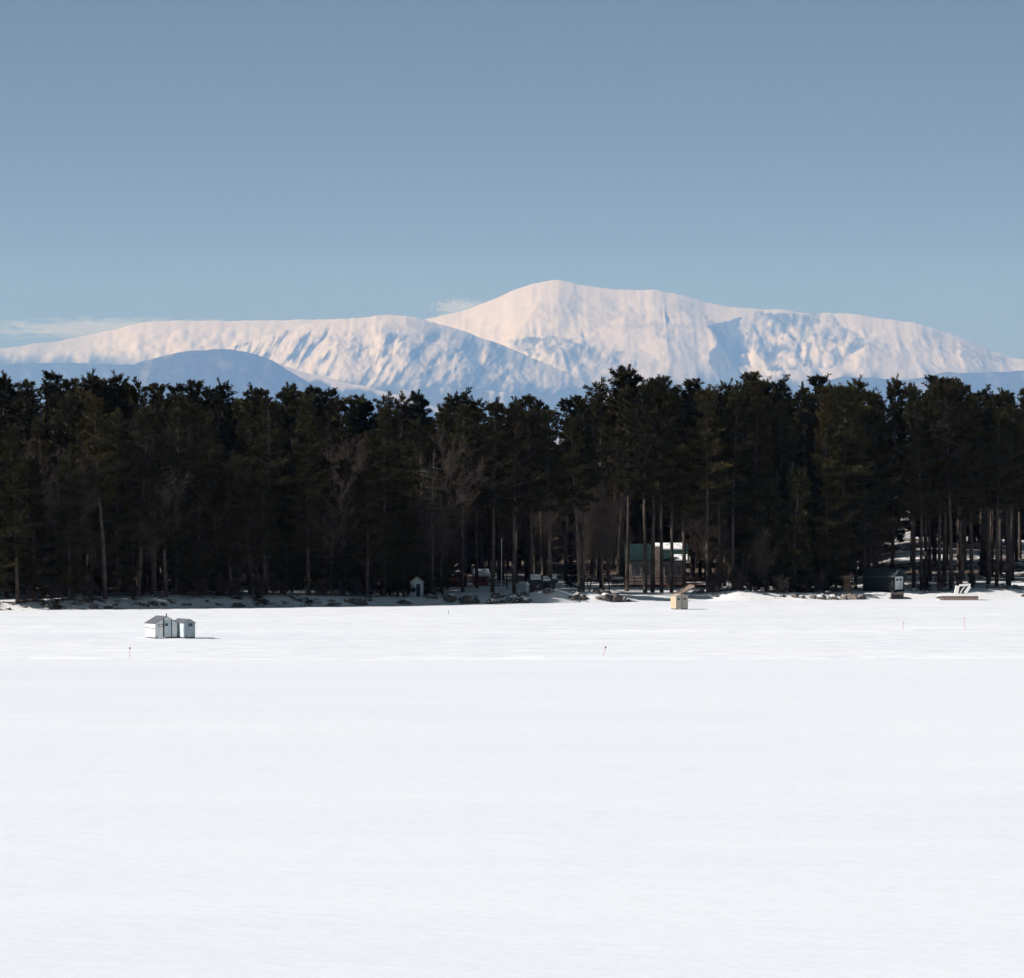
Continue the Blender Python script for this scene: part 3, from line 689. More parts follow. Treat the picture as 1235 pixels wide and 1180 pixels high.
# the rest of the wood: behind the rows and to either side
def wood_mass(name, spots, label, mats):
    protos = [pine_data(501+i, cb=0.07, Lmax=3.9, blades=4, dens=0.55, bw=1.9, low_branches=False) for i in range(4)]
    tv, tq, cv, cq = [], [], [], []; nt_ = nc = 0
    for (x, y, h) in spots:
        a, b, c, d = protos[random.randrange(4)]; s = h/24; w = 0.5+0.5*s; rz = random.uniform(0, 6.28); cs, sn = math.cos(rz), math.sin(rz)
        R = np.array([[cs*w, -sn*w, 0], [sn*w, cs*w, 0], [0, 0, s]]); off = np.array([x, y, lz(x, y)-0.05])
        tv.append(a@R.T+off); tq.append(b+nt_); nt_ += len(a); cv.append(c@R.T+off); cq.append(d+nc); nc += len(c)
    V = np.concatenate(tv+cv); Q = np.concatenate(tq+[q+nt_ for q in cq])
    me = np_mesh(name, V, Q, mat=mats[0]); me.materials.append(mats[1])
    idx = np.zeros(len(Q), np.int32); idx[sum(len(q) for q in tq):] = 1
    me.polygons.foreach_set('material_index', idx)
    return tag(link(name, me), label, 'forest', None, 'stuff')
spots = []
for k in range(190):
    u = random.uniform(-60, 1295); d = random.uniform(88, 135)
    x, y = shy(u, d); spots.append((x, y, wz(sky_v(min(max(u, 5), 1240))+random.uniform(20, 48), y)-lz(x, y)))
for k in range(90):
    u = random.uniform(-620, -22); d = random.uniform(8, 80)
    x, y = shy(u, d); spots.append((x, y, random.uniform(19, 25)))
for k in range(50):
    u = random.uniform(1262, 1700); d = random.uniform(8, 70)
    x, y = shy(u, d); spots.append((x, y, random.uniform(19, 25)))
wood_mass('forest', spots, 'dark pine woods behind the shore trees and to either side', (M['bark'], M['needle0']))

# ------------------------------------------------------------------ rocks
rock_protos = []
for i in range(7):
    rock_protos.append(MB().blob((0, 0, 0.12), (1, 0.8+0.05*i, 0.62), seed=i+3, rough=0.55, nu=18, nv=10, zmin=-0.5).build('boulder', M['rock'], None, True))
for o in rock_protos: tag(o, None, 'rock', 'boulders along the shore'); o['_u'] = 0
used_rock = set()
def put_rock(u, d, s, sz=1.0, sink=0.15):
    x, y = shy(u, d); i = random.randrange(7); o = rock_protos[i]
    if i in used_rock: o = o.copy(); COL.objects.link(o)
    used_rock.add(i)
    z = max(lz(x, y), 0.0)
    o.location = (x, y, z-sink*s); o.rotation_euler = (random.gauss(0, 0.15), random.gauss(0, 0.15), random.uniform(0, 6.28)); o.scale = (s*random.uniform(0.85, 1.2), s*random.uniform(0.8, 1.1), s*sz*1.15)
    LABELLED.append((o, 'boulder', u, 'shore')); return o
for k in range(22):
    put_rock(random.choice([random.uniform(640, 760), random.uniform(850, 1040), random.uniform(1095, 1235)]), random.uniform(0.3, 7), random.uniform(0.25, 0.6))
for k in range(34):
    u = random.uniform(516, 638); put_rock(u, random.uniform(0.6, 5), random.uniform(0.3, 0.75))
for (u, d, s) in ((487,1.2,1.0),(592,0.3,0.75),(618,0.2,0.6),(697,1.0,0.8),(703,0.6,0.7),(690,0.4,0.55),(730,0.6,1.0),(741,0.5,1.15),(750,0.5,0.8),(722,0.4,0.45),(420,0.2,0.7),(434,0.4,1.0),(427,0.3,0.8),(399,-0.1,0.55),(365,0.1,0.35),(288,0.2,0.9),(263,2,0.5),
                  (96,4,0.9),(104,3.5,0.6),(58,2,0.55),(113,1.2,0.6),(131,1.0,0.65),(139,2,0.35),(174,2,0.75),(30,2.2,0.35),(222,2,0.35),(228,2,0.4),(10,1.5,0.4),(162,4,0.5),
                  (858,7,0.8),(868,6.5,1.0),(878,6.5,0.9),(846,6,0.6),(889,6,0.7),(838,7.5,0.6),(967,1,0.45),(980,1,0.6),(990,0.8,0.8),(1005,1.2,0.8),(1018,1,0.9),(1032,0.8,0.9),(1039,1,0.65),(1025,2,0.7),(958,1.4,0.5),(943,1.5,0.4),(1196,6,0.8),(1210,7,0.9),(1224,6,0.7),(1120,8,0.6),(1135,9,0.6)):
    put_rock(u, d, s*0.85)
for k in range(34):
    u = random.choice([random.uniform(0, 500), random.uniform(0, 500), random.uniform(880, 1235)]); put_rock(u, random.uniform(0.5, 7), random.uniform(0.2, 0.5))

# ------------------------------------------------------------------ ice huts
def hut(name, corner_u, base_v, w, l, eave, peak, th, label, wallmat, roofmat, y_off=0.0, group=None):
    Y = ice_y(base_v)+y_off; root = empty(name, (wx(corner_u, Y), Y, 0.0), math.radians(th), label, 'ice fishing hut', group)
    MB().prism([(0, 0.12), (w, 0.12), (w, eave), (w/2, peak), (0, eave)], 0, l).build('wall', wallmat, root)
    rf = MB(); t = 0.05; o = 0.07; k = (peak-eave)/(w/2)
    rf.prism([(-o, eave-o*k+0.004), (w/2, peak+0.004), (w/2, peak+t), (-o, eave-o*k+t)], -0.06, l+0.06)
    rf.prism([(w/2+0.002, peak+0.004), (w+o, eave-o*k+0.004), (w+o, eave-o*k+t), (w/2+0.002, peak+t)], -0.06, l+0.06)
    rf.build('roof', roofmat, root)
    for x0 in (0.1, w-0.22):
        MB().box(x0, x0+0.12, -0.15, l+0.15, -0.06, 0.118).build('skid', M['dark_trim'], root)
    return root
h1 = hut('ice_hut', 187, 770.5, 2.25, 2.4, 1.36, 1.98, 26, 'larger white ice fishing hut with grey gable roof, left of the twin pair', M['white_board'], M['shingle'], group='twin ice huts')
b = MB(); b.box(0.78, 0.88, -0.035, -0.004, 0.125, 1.78); b.box(1.58, 1.65, -0.035, -0.004, 0.125, 1.66); b.box(2.18, 2.245, -0.035, -0.004, 0.125, 1.36); b.build('trim', M['dark_trim'], h1)
MB().box(-0.03, -0.004, 0.02, 2.38, 0.90, 0.97).build('wall_strip', M['dark_trim'], h1)  # dark horizontal strip across the left wall
d_ = MB().box(0.90, 1.56, -0.03, -0.004, 0.16, 1.62).build('door', M['blue_board'], h1)
MB().box(0.96, 1.24, -0.05, -0.031, 1.12, 1.36).build('window', M['glass'], d_)
wf = MB().box(0.30, 0.76, -0.028, -0.004, 1.04, 1.30).build('window', M['dark_trim'], h1); MB().box(0.34, 0.72, -0.045, -0.03, 1.08, 1.26).build('pane', M['white_plastic'], wf)  # white pane: the window's bright reflection is painted as its colour
MB().tube([(1.72, 1.5, 1.55), (1.72, 1.5, 2.22)], 0.05, 8).build('stovepipe', M['iron'], h1)
h2 = hut('ice_hut', 222, 770.6, 1.08, 2.75, 1.43, 1.73, 26, 'smaller shade-tinted blue-grey ice fishing hut, right of the twin pair', M['shade_board'], M['shingle'], group='twin ice huts')
wf = MB().box(0.44, 0.80, -0.028, -0.004, 1.10, 1.38).build('window', M['dark_trim'], h2); MB().box(0.47, 0.77, -0.04, -0.03, 1.13, 1.35).build('pane', M['glass'], wf)
d_ = MB().box(-0.03, -0.004, 0.12, 0.82, 0.16, 1.36).build('door', M['blue_board'], h2); MB().box(-0.05, -0.032, 0.18, 0.24, 0.72, 0.84).build('handle', M['iron'], d_)  # door toned down as well, standing in for shade on that side
for (u0, lab) in ((243, 'dark flat board lying on the snow nearest the twin huts'), (253, 'longer dark board lying on the snow further right of the twin huts')):
    Y = ice_y(770.3); tag(MB().box(wx(u0-2.5, Y), wx(u0+2.5+(u0 > 250)*2, Y), Y-0.25, Y+0.3, -0.02, 0.07).build('plank', M['dark_trim']), lab, 'plank', 'boards on the ice')
# plywood hut near the shore
Y = ice_y(735.5); pxm = Y/F
h3 = empty('ice_hut', (wx(815.5, Y), Y, 0), math.radians(20), 'small flat-topped plywood ice hut with a yellow sunlit side, below the camp', 'ice fishing hut')
w, l = 1.38, 1.6
MB().box(0, w, 0, l, 0.1, 1.52).build('wall', M['grey_ply'], h3)
MB().box(-0.012, -0.002, 0.01, l-0.01, 0.11, 1.50).build('side_panel', M['ply'], h3)
rf = MB(); rf.prism([(-0.1, 1.5), (w+0.1, 1.5), (w/2+0.1, 1.66), (w/2-0.1, 1.66)], -0.08, l+0.08); rf.build('roof', M['grey_ply'], h3)
for x0 in (0.14, 0.86): MB().box(x0, x0+0.28, -0.02, -0.003, 1.06, 1.24).build('window', M['glass'], h3)
MB().box(0.66, 0.71, -0.02, -0.003, 0.12, 1.5).build('trim', M['dark_trim'], h3)
for x0 in (0.1, w-0.2): MB().box(x0, x0+0.1, -0.1, l+0.1, -0.06, 0.098).build('skid', M['dark_trim'], h3)

# ------------------------------------------------------------------ markers on the ice
def marker(u, v0, v1, lean, label, ball, mat):
    Y = ice_y(v1); h = (v1-v0)*Y/F
    root = empty('ice_marker', (wx(u, Y), Y, 0), 0, label, 'marker stake', 'marker stakes on the ice')
    MB().tube([(0, 0, -0.1), (lean, 0, h)], 0.02, 6).build('stake', M[mat], root)
    if ball: MB().blob((lean, 0, h), (0.07, 0.07, 0.08), 1, 0.05, 10, 6).build('ball', M['black'], root, True)
    else: MB().box(lean-0.03, lean+0.03, -0.012, 0.012, h-0.12, h+0.02).build('flag', M[mat], root)
marker(156.5, 782, 795, 0.0, 'upright orange marker stake with dark red ball, in front of the twin huts', True, 'marker_red')
marker(726, 781, 795, 0.30, 'leaning orange marker stake with dark red ball, below the snow mounds', True, 'marker_red')
marker(1089, 750, 761, 0.06, 'thin orange marker stake on the ice below the dark boathouse', False, 'marker_red')
marker(1164, 745, 760, -0.10, 'thin orange marker stake on the ice below the swim float', False, 'marker_red')
marker(541, 736.5, 742, 0.0, 'short dark stub post on the ice below the red cabins', False, 'dark_trim')

# ------------------------------------------------------------------ buildings
def at(u, d, dz=0.0):
    x, y = shy(u, d); return (x, y, lz(x, y)+dz), y/F
def gable_x(root, x0, x1, y0, y1, z0, eave, peak, wall, roof, over=0.25, t=0.1):
    MB().prism_x([(y0, z0), (y1, z0), (y1, eave), ((y0+y1)/2, peak), (y0, eave)], x0, x1).build('wall', wall, root)
    k = (peak-eave)/((y1-y0)/2); ym = (y0+y1)/2; r = MB()
    r.prism_x([(y0-over, eave-over*k+0.005), (ym, peak+0.005), (ym, peak+t), (y0-over, eave-over*k+t)], x0-over, x1+over)
    r.prism_x([(ym+0.003, peak+0.005), (y1+over, eave-over*k+0.005), (y1+over, eave-over*k+t), (ym+0.003, peak+t)], x0-over, x1+over)
    return r.build('roof', roof, root)
def window(root, x0, x1, y, z0, z1, frame=None, dirn=-1):
    f = MB().box(x0, x1, y-0.05, y-0.004, z0, z1).build('window', frame or M['dark_trim'], root)
    MB().box(x0+0.07, x1-0.07, y-0.07, y-0.052, z0+0.07, z1-0.07).build('pane', M['glass'], f); return f
# green roofed camp
loc, s = at(757, 26); camp = empty('camp_house', loc, 0, 'grey waterside camp with green metal roof and stone chimney behind tall trunks', 'house')
W = 70*s
rf = gable_x(camp, 0, W, 0, 5.5, -0.4, 3.35, 5.1, M['grey_wall'], M['green_roof'], 0.35)
k = (5.1-3.35)/2.75
sn = MB()
def roof_patch(x0, x1, ya, yb):
    za = 3.35+k*ya+0.11; zb = 3.35+k*yb+0.11
    sn.prism_x([(ya, za), (yb, zb), (yb, zb+0.14), (ya, za+0.14)], x0, x1)
roof_patch(W*0.60, W*0.99, 1.7, 2.72); roof_patch(W*0.80, W*1.03, -0.3, 0.6); roof_patch(W*0.47, W*0.58, 2.2, 2.72)
sn.build('roof_snow', M['snow'], rf)
MB().box(W*0.47, W*0.58, -0.75, -0.36, -0.4, 4.9).build('chimney', M['stone'], camp)
for (a, b_) in ((0.06, 0.18), (0.24, 0.38), (0.63, 0.74), (0.80, 0.92)): window(camp, W*a, W*b_, 0, 1.5, 2.7, M['grey_wall'])
dk = MB().box(-0.6, W+2.4, -2.6, -0.8, 0.25, 0.4); dk.build('deck', M['dark_red'], camp)
for xx in np.linspace(-0.5, W+2.3, 9): MB().box(xx, xx+0.1, -2.6, -2.5, -0.5, 1.25).build('railing_post', M['dark_red'], camp)
MB().box(-0.6, W+2.4, -2.64, -2.61, 1.15, 1.27).box(-0.6, W+2.4, -2.64, -2.61, 0.75, 0.85).build('railing', M['dark_red'], camp)
MB().box(-0.6, W+2.4, -2.60, -2.56, -0.5, 0.24).build('deck_skirt', M['brown_wall'], camp)
# red cabins
for (u, d, wpx, lab, lump) in ((548, 36, 15, 'left red cabin with dark doorway and snow-covered gable roof among the trunks', 1), (574, 38, 15, 'right red cabin with white door, half hidden by trunks', 0)):
    loc, s = at(u, d); c = empty('red_cabin', loc, math.radians(8), lab, 'cabin', 'red cabins'); W = wpx*s
    if lump:
        MB().prism([(0, -0.3), (W, -0.3), (W, 1.25), (W/2, 1.75), (0, 1.25)], 0, 2.4).build('wall', M['red'], c)
        r = MB(); r.prism([(-0.15, 1.18), (W/2, 1.76), (W/2, 1.9), (-0.15, 1.32)], -0.2, 2.5); r.prism([(W/2+0.003, 1.76), (W+0.15, 1.18), (W+0.15, 1.32), (W/2+0.003, 1.9)], -0.2, 2.5); r.build('roof', M['snow'], c)
        MB().box(W*0.62, W*0.92, -0.04, -0.004, -0.1, 1.0).build('door', M['dark_wall'], c)
        window(c, W*0.15, W*0.45, 0, 0.5, 1.0)
    else:
        gable_x(c, 0, W, 0, 2.4, -0.3, 1.25, 1.9, M['red'], M['snow'], 0.2, 0.14)
        MB().box(W*0.05, W*0.2, -0.04, -0.004, -0.1, 1.05).build('door', M['white_board'], c)
        window(c, W*0.4, W*0.75, 0, 0.5, 1.0)
# small white shed
loc, s = at(495, 7.2, 0.25); c = empty('garden_shed', loc, math.radians(-6), 'small white gabled shed with a dark doorway at the edge of the trees', 'shed'); W = 14*s
MB().prism([(0, -0.6), (W, -0.6), (W, 1.35), (W/2, 1.95), (0, 1.35)], 0, 1.6).build('wall', M['blue_board'], c)
r = MB(); r.prism([(-0.12, 1.29), (W/2, 1.955), (W/2, 2.04), (-0.12, 1.38)], -0.15, 1.75); r.prism([(W/2+0.003, 1.955), (W+0.12, 1.29), (W+0.12, 1.38), (W/2+0.003, 2.04)], -0.15, 1.75); r.build('roof', M['grey_ply'], c)
MB().box(W*0.52, W*0.86, -0.04, -0.004, -0.2, 1.2).build('door', M['dark_wall'], c)
# dark waterside shed with snow on its roof
loc, s = at(640, 9.5); c = empty('waterside_shed', loc, 0, 'low dark brown shed with snow on its roof and a pale post at one corner', 'shed'); W = 30*s
rf = gable_x(c, 0, W, 0, 2.6, -0.3, 1.35, 2.0, M['brown_wall'], M['dark_roof'], 0.3)
sn = MB(); k = 0.65/1.3
for (a, b_, ya, yb) in ((0.0, 0.42, 0.3, 1.25), (0.5, 0.8, 0.0, 0.8), (0.86, 1.05, 0.5, 1.28)):
    sn.prism_x([(ya, 1.35+k*ya+0.11), (yb, 1.35+k*yb+0.11), (yb, 1.35+k*yb+0.25), (ya, 1.35+k*ya+0.25)], W*a, W*b_)
sn.build('roof_snow', M['snow'], rf)
MB().box(W*0.5, W*0.68, -0.04, -0.004, -0.2, 1.2).build('door', M['dark_wall'], c)
window(c, W*0.2, W*0.38, 0, 0.5, 1.05); window(c, W*0.75, W*0.92, 0, 0.5, 1.05)
MB().box(-0.5, -0.28, -0.5, -0.25, -0.4, 1.35).build('post', M['white_board'], c)
# dark boathouse
loc, s = at(1077.5, 3.2, 0.0); loc = (loc[0], loc[1], 0.95)
c = empty('boathouse', loc, math.radians(54), 'dark low boathouse with a white door in its gable end, on the right shore', 'boathouse'); w, l = 2.45, 4.15
MB().prism([(0, -1.2), (w, -1.2), (w, 1.72), (w/2, 2.45), (0, 1.72)], 0, l).build('wall', M['dark_wall'], c)
r = MB(); k = 0.73/(w/2)
r.prism([(-0.3, 1.72-0.3*k+0.006), (w/2, 2.456), (w/2, 2.56), (-0.3, 1.72-0.3*k+0.11)], -0.3, l+0.2)
r.prism([(w/2+0.003, 2.456), (w+0.3, 1.72-0.3*k+0.006), (w+0.3, 1.72-0.3*k+0.11), (w/2+0.003, 2.56)], -0.3, l+0.2)
r.build('roof', M['dark_roof'], c)
d_ = MB().box(0.35, w-0.35, -0.04, -0.004, 0.1, 1.62).build('door', M['white_board'], c)
for x0 in (0.55, 1.3): MB().box(x0, x0+0.5, -0.06, -0.042, 1.12, 1.38).build('pane', M['glass'], d_)
loc, s = at(1075, 0.6); c = empty('dock_crib', (loc[0], loc[1]-0.6, 0), 0, 'dark wooden dock crib at the ice edge below the boathouse door', 'dock')
MB().box(0, 1.45, 0, 2.2, 0.55, 0.72).build('deck', M['brown_wall'], c); m = MB()
for k in range(4): m.box(0.02, 1.43, 0.03, 2.17, -0.1+k*0.16, 0.02+k*0.16)
m.build('crib', M['dark_wall'], c)
# swim float with a tipped chair
Y = ice_y(724.3); fl = empty('swim_float', (wx(1136, Y), Y, 0), 0, 'square wooden swim float with a snow-covered deck frozen into the ice', 'float'); W = 44*Y/F
m = MB()
for k in range(14): m.box(W*k/14+0.012, W*(k+1)/14-0.012, -0.03, 0.0, -0.1, 0.5)
m.build('skirt', M['deck_wood'], fl); MB().box(0, W, 0.002, 3.0, -0.1, 0.5).build('frame', M['brown_wall'], fl)
MB().box(-0.12, W+0.1, -0.12, 3.1, 0.503, 0.68).build('snow_cover', M['snow'], fl)
ch = empty('plastic_chair', (wx(1153, Y), Y+1.2, 0.68), 0, 'white plastic lounge chair tipped over on the snowy swim float', 'chair')
def slab(name, a, b_, t, w): # a,b: (x,z) centre line
    d = np.array([b_[0]-a[0], b_[1]-a[1]]); d = d/np.linalg.norm(d); n_ = np.array([-d[1], d[0]])*t/2
    MB().prism([(a[0]+n_[0], a[1]+n_[1]), (b_[0]+n_[0], b_[1]+n_[1]), (b_[0]-n_[0], b_[1]-n_[1]), (a[0]-n_[0], a[1]-n_[1])], 0, w).build(name, M['white_plastic'], ch)
slab('backrest', (0.12, 0.0), (0.32, 0.98), 0.42, 0.7); slab('seat', (0.54, 1.02), (1.80, 1.10), 0.22, 0.7); slab('leg_rest', (1.72, 0.92), (1.18, 0.10), 0.34, 0.7)
MB().tube([(0.55, 0.08, 0.02), (0.85, 0.08, 0.55), (1.2, 0.08, 0.95)], 0.05, 6).build('leg', M['white_plastic'], ch); MB().tube([(0.55, 0.62, 0.02), (0.85, 0.62, 0.55), (1.2, 0.62, 0.95)], 0.05, 6).build('leg', M['white_plastic'], ch)
# dock ramp hauled out on the bank behind the plywood hut
loc, s = at(815, 2.0); c = empty('dock_ramp', (loc[0], loc[1], 0.5), math.radians(20), 'grey weathered dock ramp hauled up the snowy bank behind the plywood hut', 'dock ramp')
m = MB()
for k in range(12):
    a = k/12; b_ = (k+0.9)/12; m.add([(2.4*a, 0, 1.15*a), (2.4*b_, 0, 1.15*b_), (2.4*b_, 1.3, 1.15*b_+0.25), (2.4*a, 1.3, 1.15*a+0.25), (2.4*a, 0, 1.15*a+0.06), (2.4*b_, 0, 1.15*b_+0.06), (2.4*b_, 1.3, 1.15*b_+0.31), (2.4*a, 1.3, 1.15*a+0.31)], [(0,3,2,1),(4,5,6,7),(0,1,5,4),(1,2,6,5),(2,3,7,6),(3,0,4,7)])
m.build('deck', M['deck_wood'], c)
for y_ in (0.0, 1.24): MB().add([(0, y_, -0.12+y_*0.19), (2.4, y_, 1.03+y_*0.19), (2.4, y_+0.06, 1.03+y_*0.19), (0, y_+0.06, -0.12+y_*0.19), (0, y_, -0.004+y_*0.19), (2.4, y_, 1.146+y_*0.19), (2.4, y_+0.06, 1.146+y_*0.19), (0, y_+0.06, -0.004+y_*0.19)], [(0,3,2,1),(4,5,6,7),(0,1,5,4),(1,2,6,5),(2,3,7,6),(3,0,4,7)]).build('rail', M['deck_wood'], c)
# bench and flagpole on the lawn
loc, s = at(686, 7.5); c = empty('bench', loc, 0, 'small dark bench on the snow beside the low brown shed', 'bench')
MB().box(0, 0.9, 0, 0.35, 0.42, 0.48).build('seat', M['dark_trim'], c)
for x0 in (0.08, 0.72): MB().box(x0, x0+0.1, 0.05, 0.3, -0.2, 0.418).build('leg', M['dark_trim'], c)
loc, s = at(605, 8.0); c = empty('flagpole', loc, 0, 'thin grey flagpole on the snowy lawn right of the red cabins', 'flagpole')
MB().tube([(0, 0, -0.3), (0, 0, 6.2)], [0.045, 0.025], 8).build('pole', M['grey_ply'], c); MB().blob((0, 0, 6.25), (0.07, 0.07, 0.07), 1, 0, 8, 6).build('finial', M['grey_ply'], c)
loc, s = at(738, 30); c = empty('log_pile', loc, 0, 'snow-topped stack of dark logs left of the green-roofed camp', 'log pile')
m = MB()
for j in range(3):
    for k in range(6-j): m.tube([(k*0.34+j*0.17, 0, 0.15+j*0.29), (k*0.34+j*0.17, 1.2, 0.15+j*0.29)], 0.16, 8)
m.build('logs', M['brown_wall'], c); MB().blob((0.85, 0.6, 0.98), (0.85, 0.6, 0.2), 2, 0.2).build('snow_cap', M['snow'], c, True)

# ------------------------------------------------------------------ labels for the many
ZONES = [(158, 'left of the twin ice huts'), (250, 'behind the twin ice huts'), (485, 'between the twin huts and the white shed'), (530, 'beside the small white shed'),
         (604, 'near the red cabins'), (680, 'around the low brown shed'), (745, 'between the brown shed and the camp'), (845, 'around the green-roofed camp'),
         (1035, 'between the camp and the boathouse'), (1102, 'around the dark boathouse'), (9999, 'behind the swim float')]
def zone(u):
    for lim, z in ZONES:
        if u < lim: return z
ORD = ['first', 'second', 'third', 'fourth', 'fifth', 'sixth', 'seventh', 'eighth', 'ninth', 'tenth', 'eleventh', 'twelfth', 'thirteenth', 'fourteenth', 'fifteenth', 'sixteenth', 'seventeenth', 'eighteenth', 'nineteenth', 'twentieth'] + ['%dth' % k for k in range(21, 90)]
byk = {}
for o, noun, u, row in LABELLED: byk.setdefault((noun, row, zone(u)), []).append((u, o))
for (noun, row, zn), lst in byk.items():
    lst.sort(key=lambda t: t[0])
    for i, (u, o) in enumerate(lst):
        n_ = ORD[i]
        if noun == 'boulder': o['label'] = 'shore boulder %s, %s from left' % (zn, n_)
        elif noun == 'leafless bush': o['label'] = 'leafless bush %s, %s from left' % (zn, n_)
        elif noun == 'young hemlock': o['label'] = 'low-boughed evergreen %s, %s from left' % (zn, n_)
        elif noun == 'leafless hardwood':
            o['label'] = ('leafless shore tree %s, %s from left' % (zn, n_)) if row == 'front' else 'leafless tree behind the shore %s' % zn
        elif row == 'skyline': o['label'] = 'skyline pine %s, %s from left' % (zn, n_)
        elif row == 'front': o['label'] = 'front-row pine %s, %s from left' % (zn, n_)
        else: o['label'] = 'dark pine in the middle of the woods %s' % zn
for o in bpy.data.objects:
    if '_u' in o.keys(): del o['_u']
for p in FULL+HIGH+LOW+HEM+BARE+BUSH:
    if not p[1]:
        for ch_ in list(p[0].children): bpy.data.objects.remove(ch_)
        bpy.data.objects.remove(p[0])
for i, o in enumerate(rock_protos):
    if i not in used_rock: bpy.data.objects.remove(o)

# ------------------------------------------------------------------ air
CLOUD_DENS = 2.0e-4
HAZE_DENS, HAZE_COL = 1.4e-5, (0.14, 0.27, 0.62)
m = bpy.data.materials.new('air'); m.use_nodes = True; nt = m.node_tree; nt.nodes.clear()
out = N(nt, 'ShaderNodeOutputMaterial'); pv = N(nt, 'ShaderNodeVolumePrincipled')
pv.inputs['Density'].default_value = HAZE_DENS; pv.inputs['Color'].default_value = (*HAZE_COL, 1); pv.inputs['Absorption Color'].default_value = (1, 1, 1, 1)
pv.inputs['Anisotropy'].default_value = 0.0
nt.links.new(pv.outputs[0], out.inputs['Volume'])
hz = MB().box(-41000, 41000, -600, 223000, -4, 7400).build('haze', m); tag(hz, 'thin blue winter haze in front of the mountains', 'haze', None, 'stuff')

# blown snow and cloud beyond the range, outside the haze
m = bpy.data.materials.new('cloud_vapour'); m.use_nodes = True; nt = m.node_tree; nt.nodes.clear()
out = N(nt, 'ShaderNodeOutputMaterial'); vsn = N(nt, 'ShaderNodeVolumeScatter')
vsn.inputs['Color'].default_value = (0.98, 0.95, 0.95, 1)
tc = N(nt, 'ShaderNodeTexCoord'); n1 = noise_node(nt, 3.2, 5, 0.55, coords='Object', stretch=(3.4, 0.7, 1.1))
ln = N(nt, 'ShaderNodeVectorMath', operation='LENGTH'); nt.links.new(tc.outputs['Object'], ln.inputs[0])
a1 = N(nt, 'ShaderNodeMath', operation='MULTIPLY_ADD'); a1.inputs[1].default_value = -1.0; a1.inputs[2].default_value = 0.62; nt.links.new(ln.outputs['Value'], a1.inputs[0])
a2 = N(nt, 'ShaderNodeMath', operation='MULTIPLY_ADD'); a2.inputs[1].default_value = 1.5; nt.links.new(n1.outputs['Fac'], a2.inputs[0]); nt.links.new(a1.outputs[0], a2.inputs[2])
rp = ramp(nt, [(0.66, (0, 0, 0)), (1.0, (1, 1, 1))]); nt.links.new(a2.outputs[0], rp.inputs['Fac'])
mu = N(nt, 'ShaderNodeMath', operation='MULTIPLY'); mu.inputs[1].default_value = CLOUD_DENS; nt.links.new(rp.outputs['Color'], mu.inputs[0])
nt.links.new(mu.outputs[0], vsn.inputs['Density']); nt.links.new(vsn.outputs[0], out.inputs['Volume'])
for (u, v, ru, rv, lab) in ((150, 397, 260, 19, 'pale pinkish cloud bank trailing along the left end of the mountain ridge'), (556, 371, 52, 14, 'small faint plume of blown snow beside the main summit')):
    Yc = 236000.0; o = MB().blob((0, 0, 0), (1, 1, 1), 3, 0.0, 24, 14).build('cloud', m, None, True)
    o.location = (wx(u, Yc), Yc, wz(v, Yc)); o.scale = (ru/F*Yc, 6500, rv/F*Yc); tag(o, lab, 'cloud')

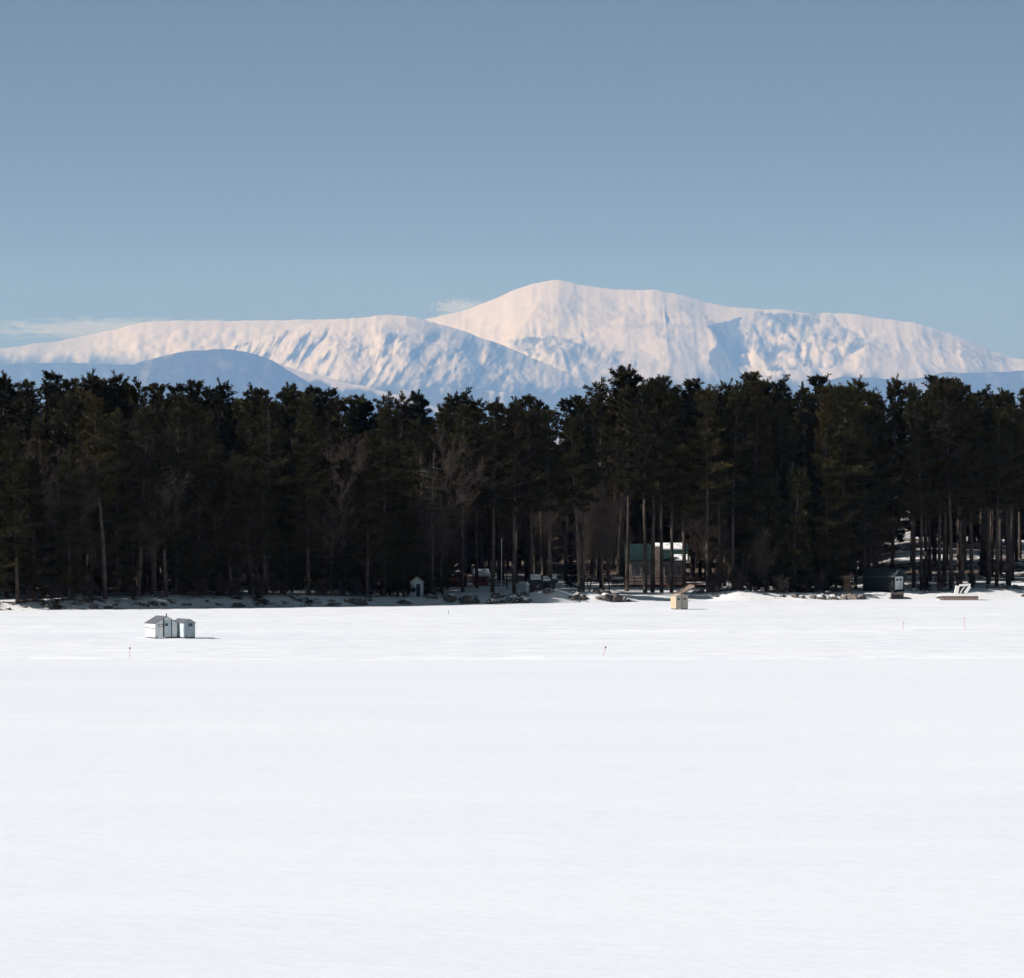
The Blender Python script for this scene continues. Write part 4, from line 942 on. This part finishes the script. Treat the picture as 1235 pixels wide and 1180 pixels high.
# ------------------------------------------------------------------ light, sky, camera
SUN_STR, SKY_STR, EXPO = 5.0, 0.05, 0.35
SKY_ZS, SKY_Z0 = 2.4, 0.21
world = bpy.data.worlds.new('World'); scene.world = world; world.use_nodes = True
nt = world.node_tree; bg = nt.nodes['Background']
sky = N(nt, 'ShaderNodeTexSky', sky_type='NISHITA'); sky.sun_disc = False
sky.sun_elevation = math.radians(SUN_EL); sky.sun_rotation = math.radians(-SUN_AZ)
sky.altitude = 100; sky.air_density = 1.0; sky.dust_density = 0.1; sky.ozone_density = 1.5
tc = N(nt, 'ShaderNodeTexCoord'); vm = N(nt, 'ShaderNodeVectorMath', operation='MULTIPLY_ADD')
vm.inputs[1].default_value = (1, 1, SKY_ZS); vm.inputs[2].default_value = (0, 0, SKY_Z0)
nv = N(nt, 'ShaderNodeVectorMath', operation='NORMALIZE')
nt.links.new(tc.outputs['Generated'], vm.inputs[0]); nt.links.new(vm.outputs[0], nv.inputs[0]); nt.links.new(nv.outputs[0], sky.inputs['Vector'])
hs = N(nt, 'ShaderNodeHueSaturation'); hs.inputs['Saturation'].default_value = 0.60; hs.inputs['Value'].default_value = 0.81
nt.links.new(sky.outputs[0], hs.inputs['Color'])
tn = N(nt, 'ShaderNodeMix', data_type='RGBA', blend_type='MULTIPLY'); tn.inputs[0].default_value = 1.0; tn.inputs[7].default_value = (0.95, 1.08, 0.885, 1)
nt.links.new(hs.outputs[0], tn.inputs[6]); nt.links.new(tn.outputs[2], bg.inputs['Color']); bg.inputs['Strength'].default_value = SKY_STR
sl = bpy.data.lights.new('sun', 'SUN'); sl.energy = SUN_STR; sl.angle = math.radians(0.5); sl.color = (1.0, 0.94, 0.895)
so = bpy.data.objects.new('sun', sl); COL.objects.link(so)
from mathutils import Vector
e, a = math.radians(SUN_EL), math.radians(SUN_AZ)
sd = Vector((-math.cos(e)*math.sin(a), math.cos(e)*math.cos(a), math.sin(e)))
so.rotation_euler = sd.to_track_quat('Z', 'Y').to_euler(); so.location = (-200, 300, 300)

cam = bpy.data.cameras.new('camera'); co = bpy.data.objects.new('camera', cam); COL.objects.link(co)
cam.sensor_width = 36; cam.lens = F/1235*36; cam.clip_start = 1.0; cam.clip_end = 400000
co.location = (0, 0, CAMZ); co.rotation_euler = (math.pi/2-math.atan((590-HV)/F), 0, 0)
scene.camera = co
vs = scene.view_settings; vs.view_transform = 'Standard'; vs.look = 'None'; vs.exposure = EXPO; vs.gamma = 1; vs.use_curve_mapping = False
cy = scene.cycles; cy.max_bounces = 6; cy.diffuse_bounces = 3; cy.glossy_bounces = 2; cy.volume_bounces = 1; cy.transparent_max_bounces = 4
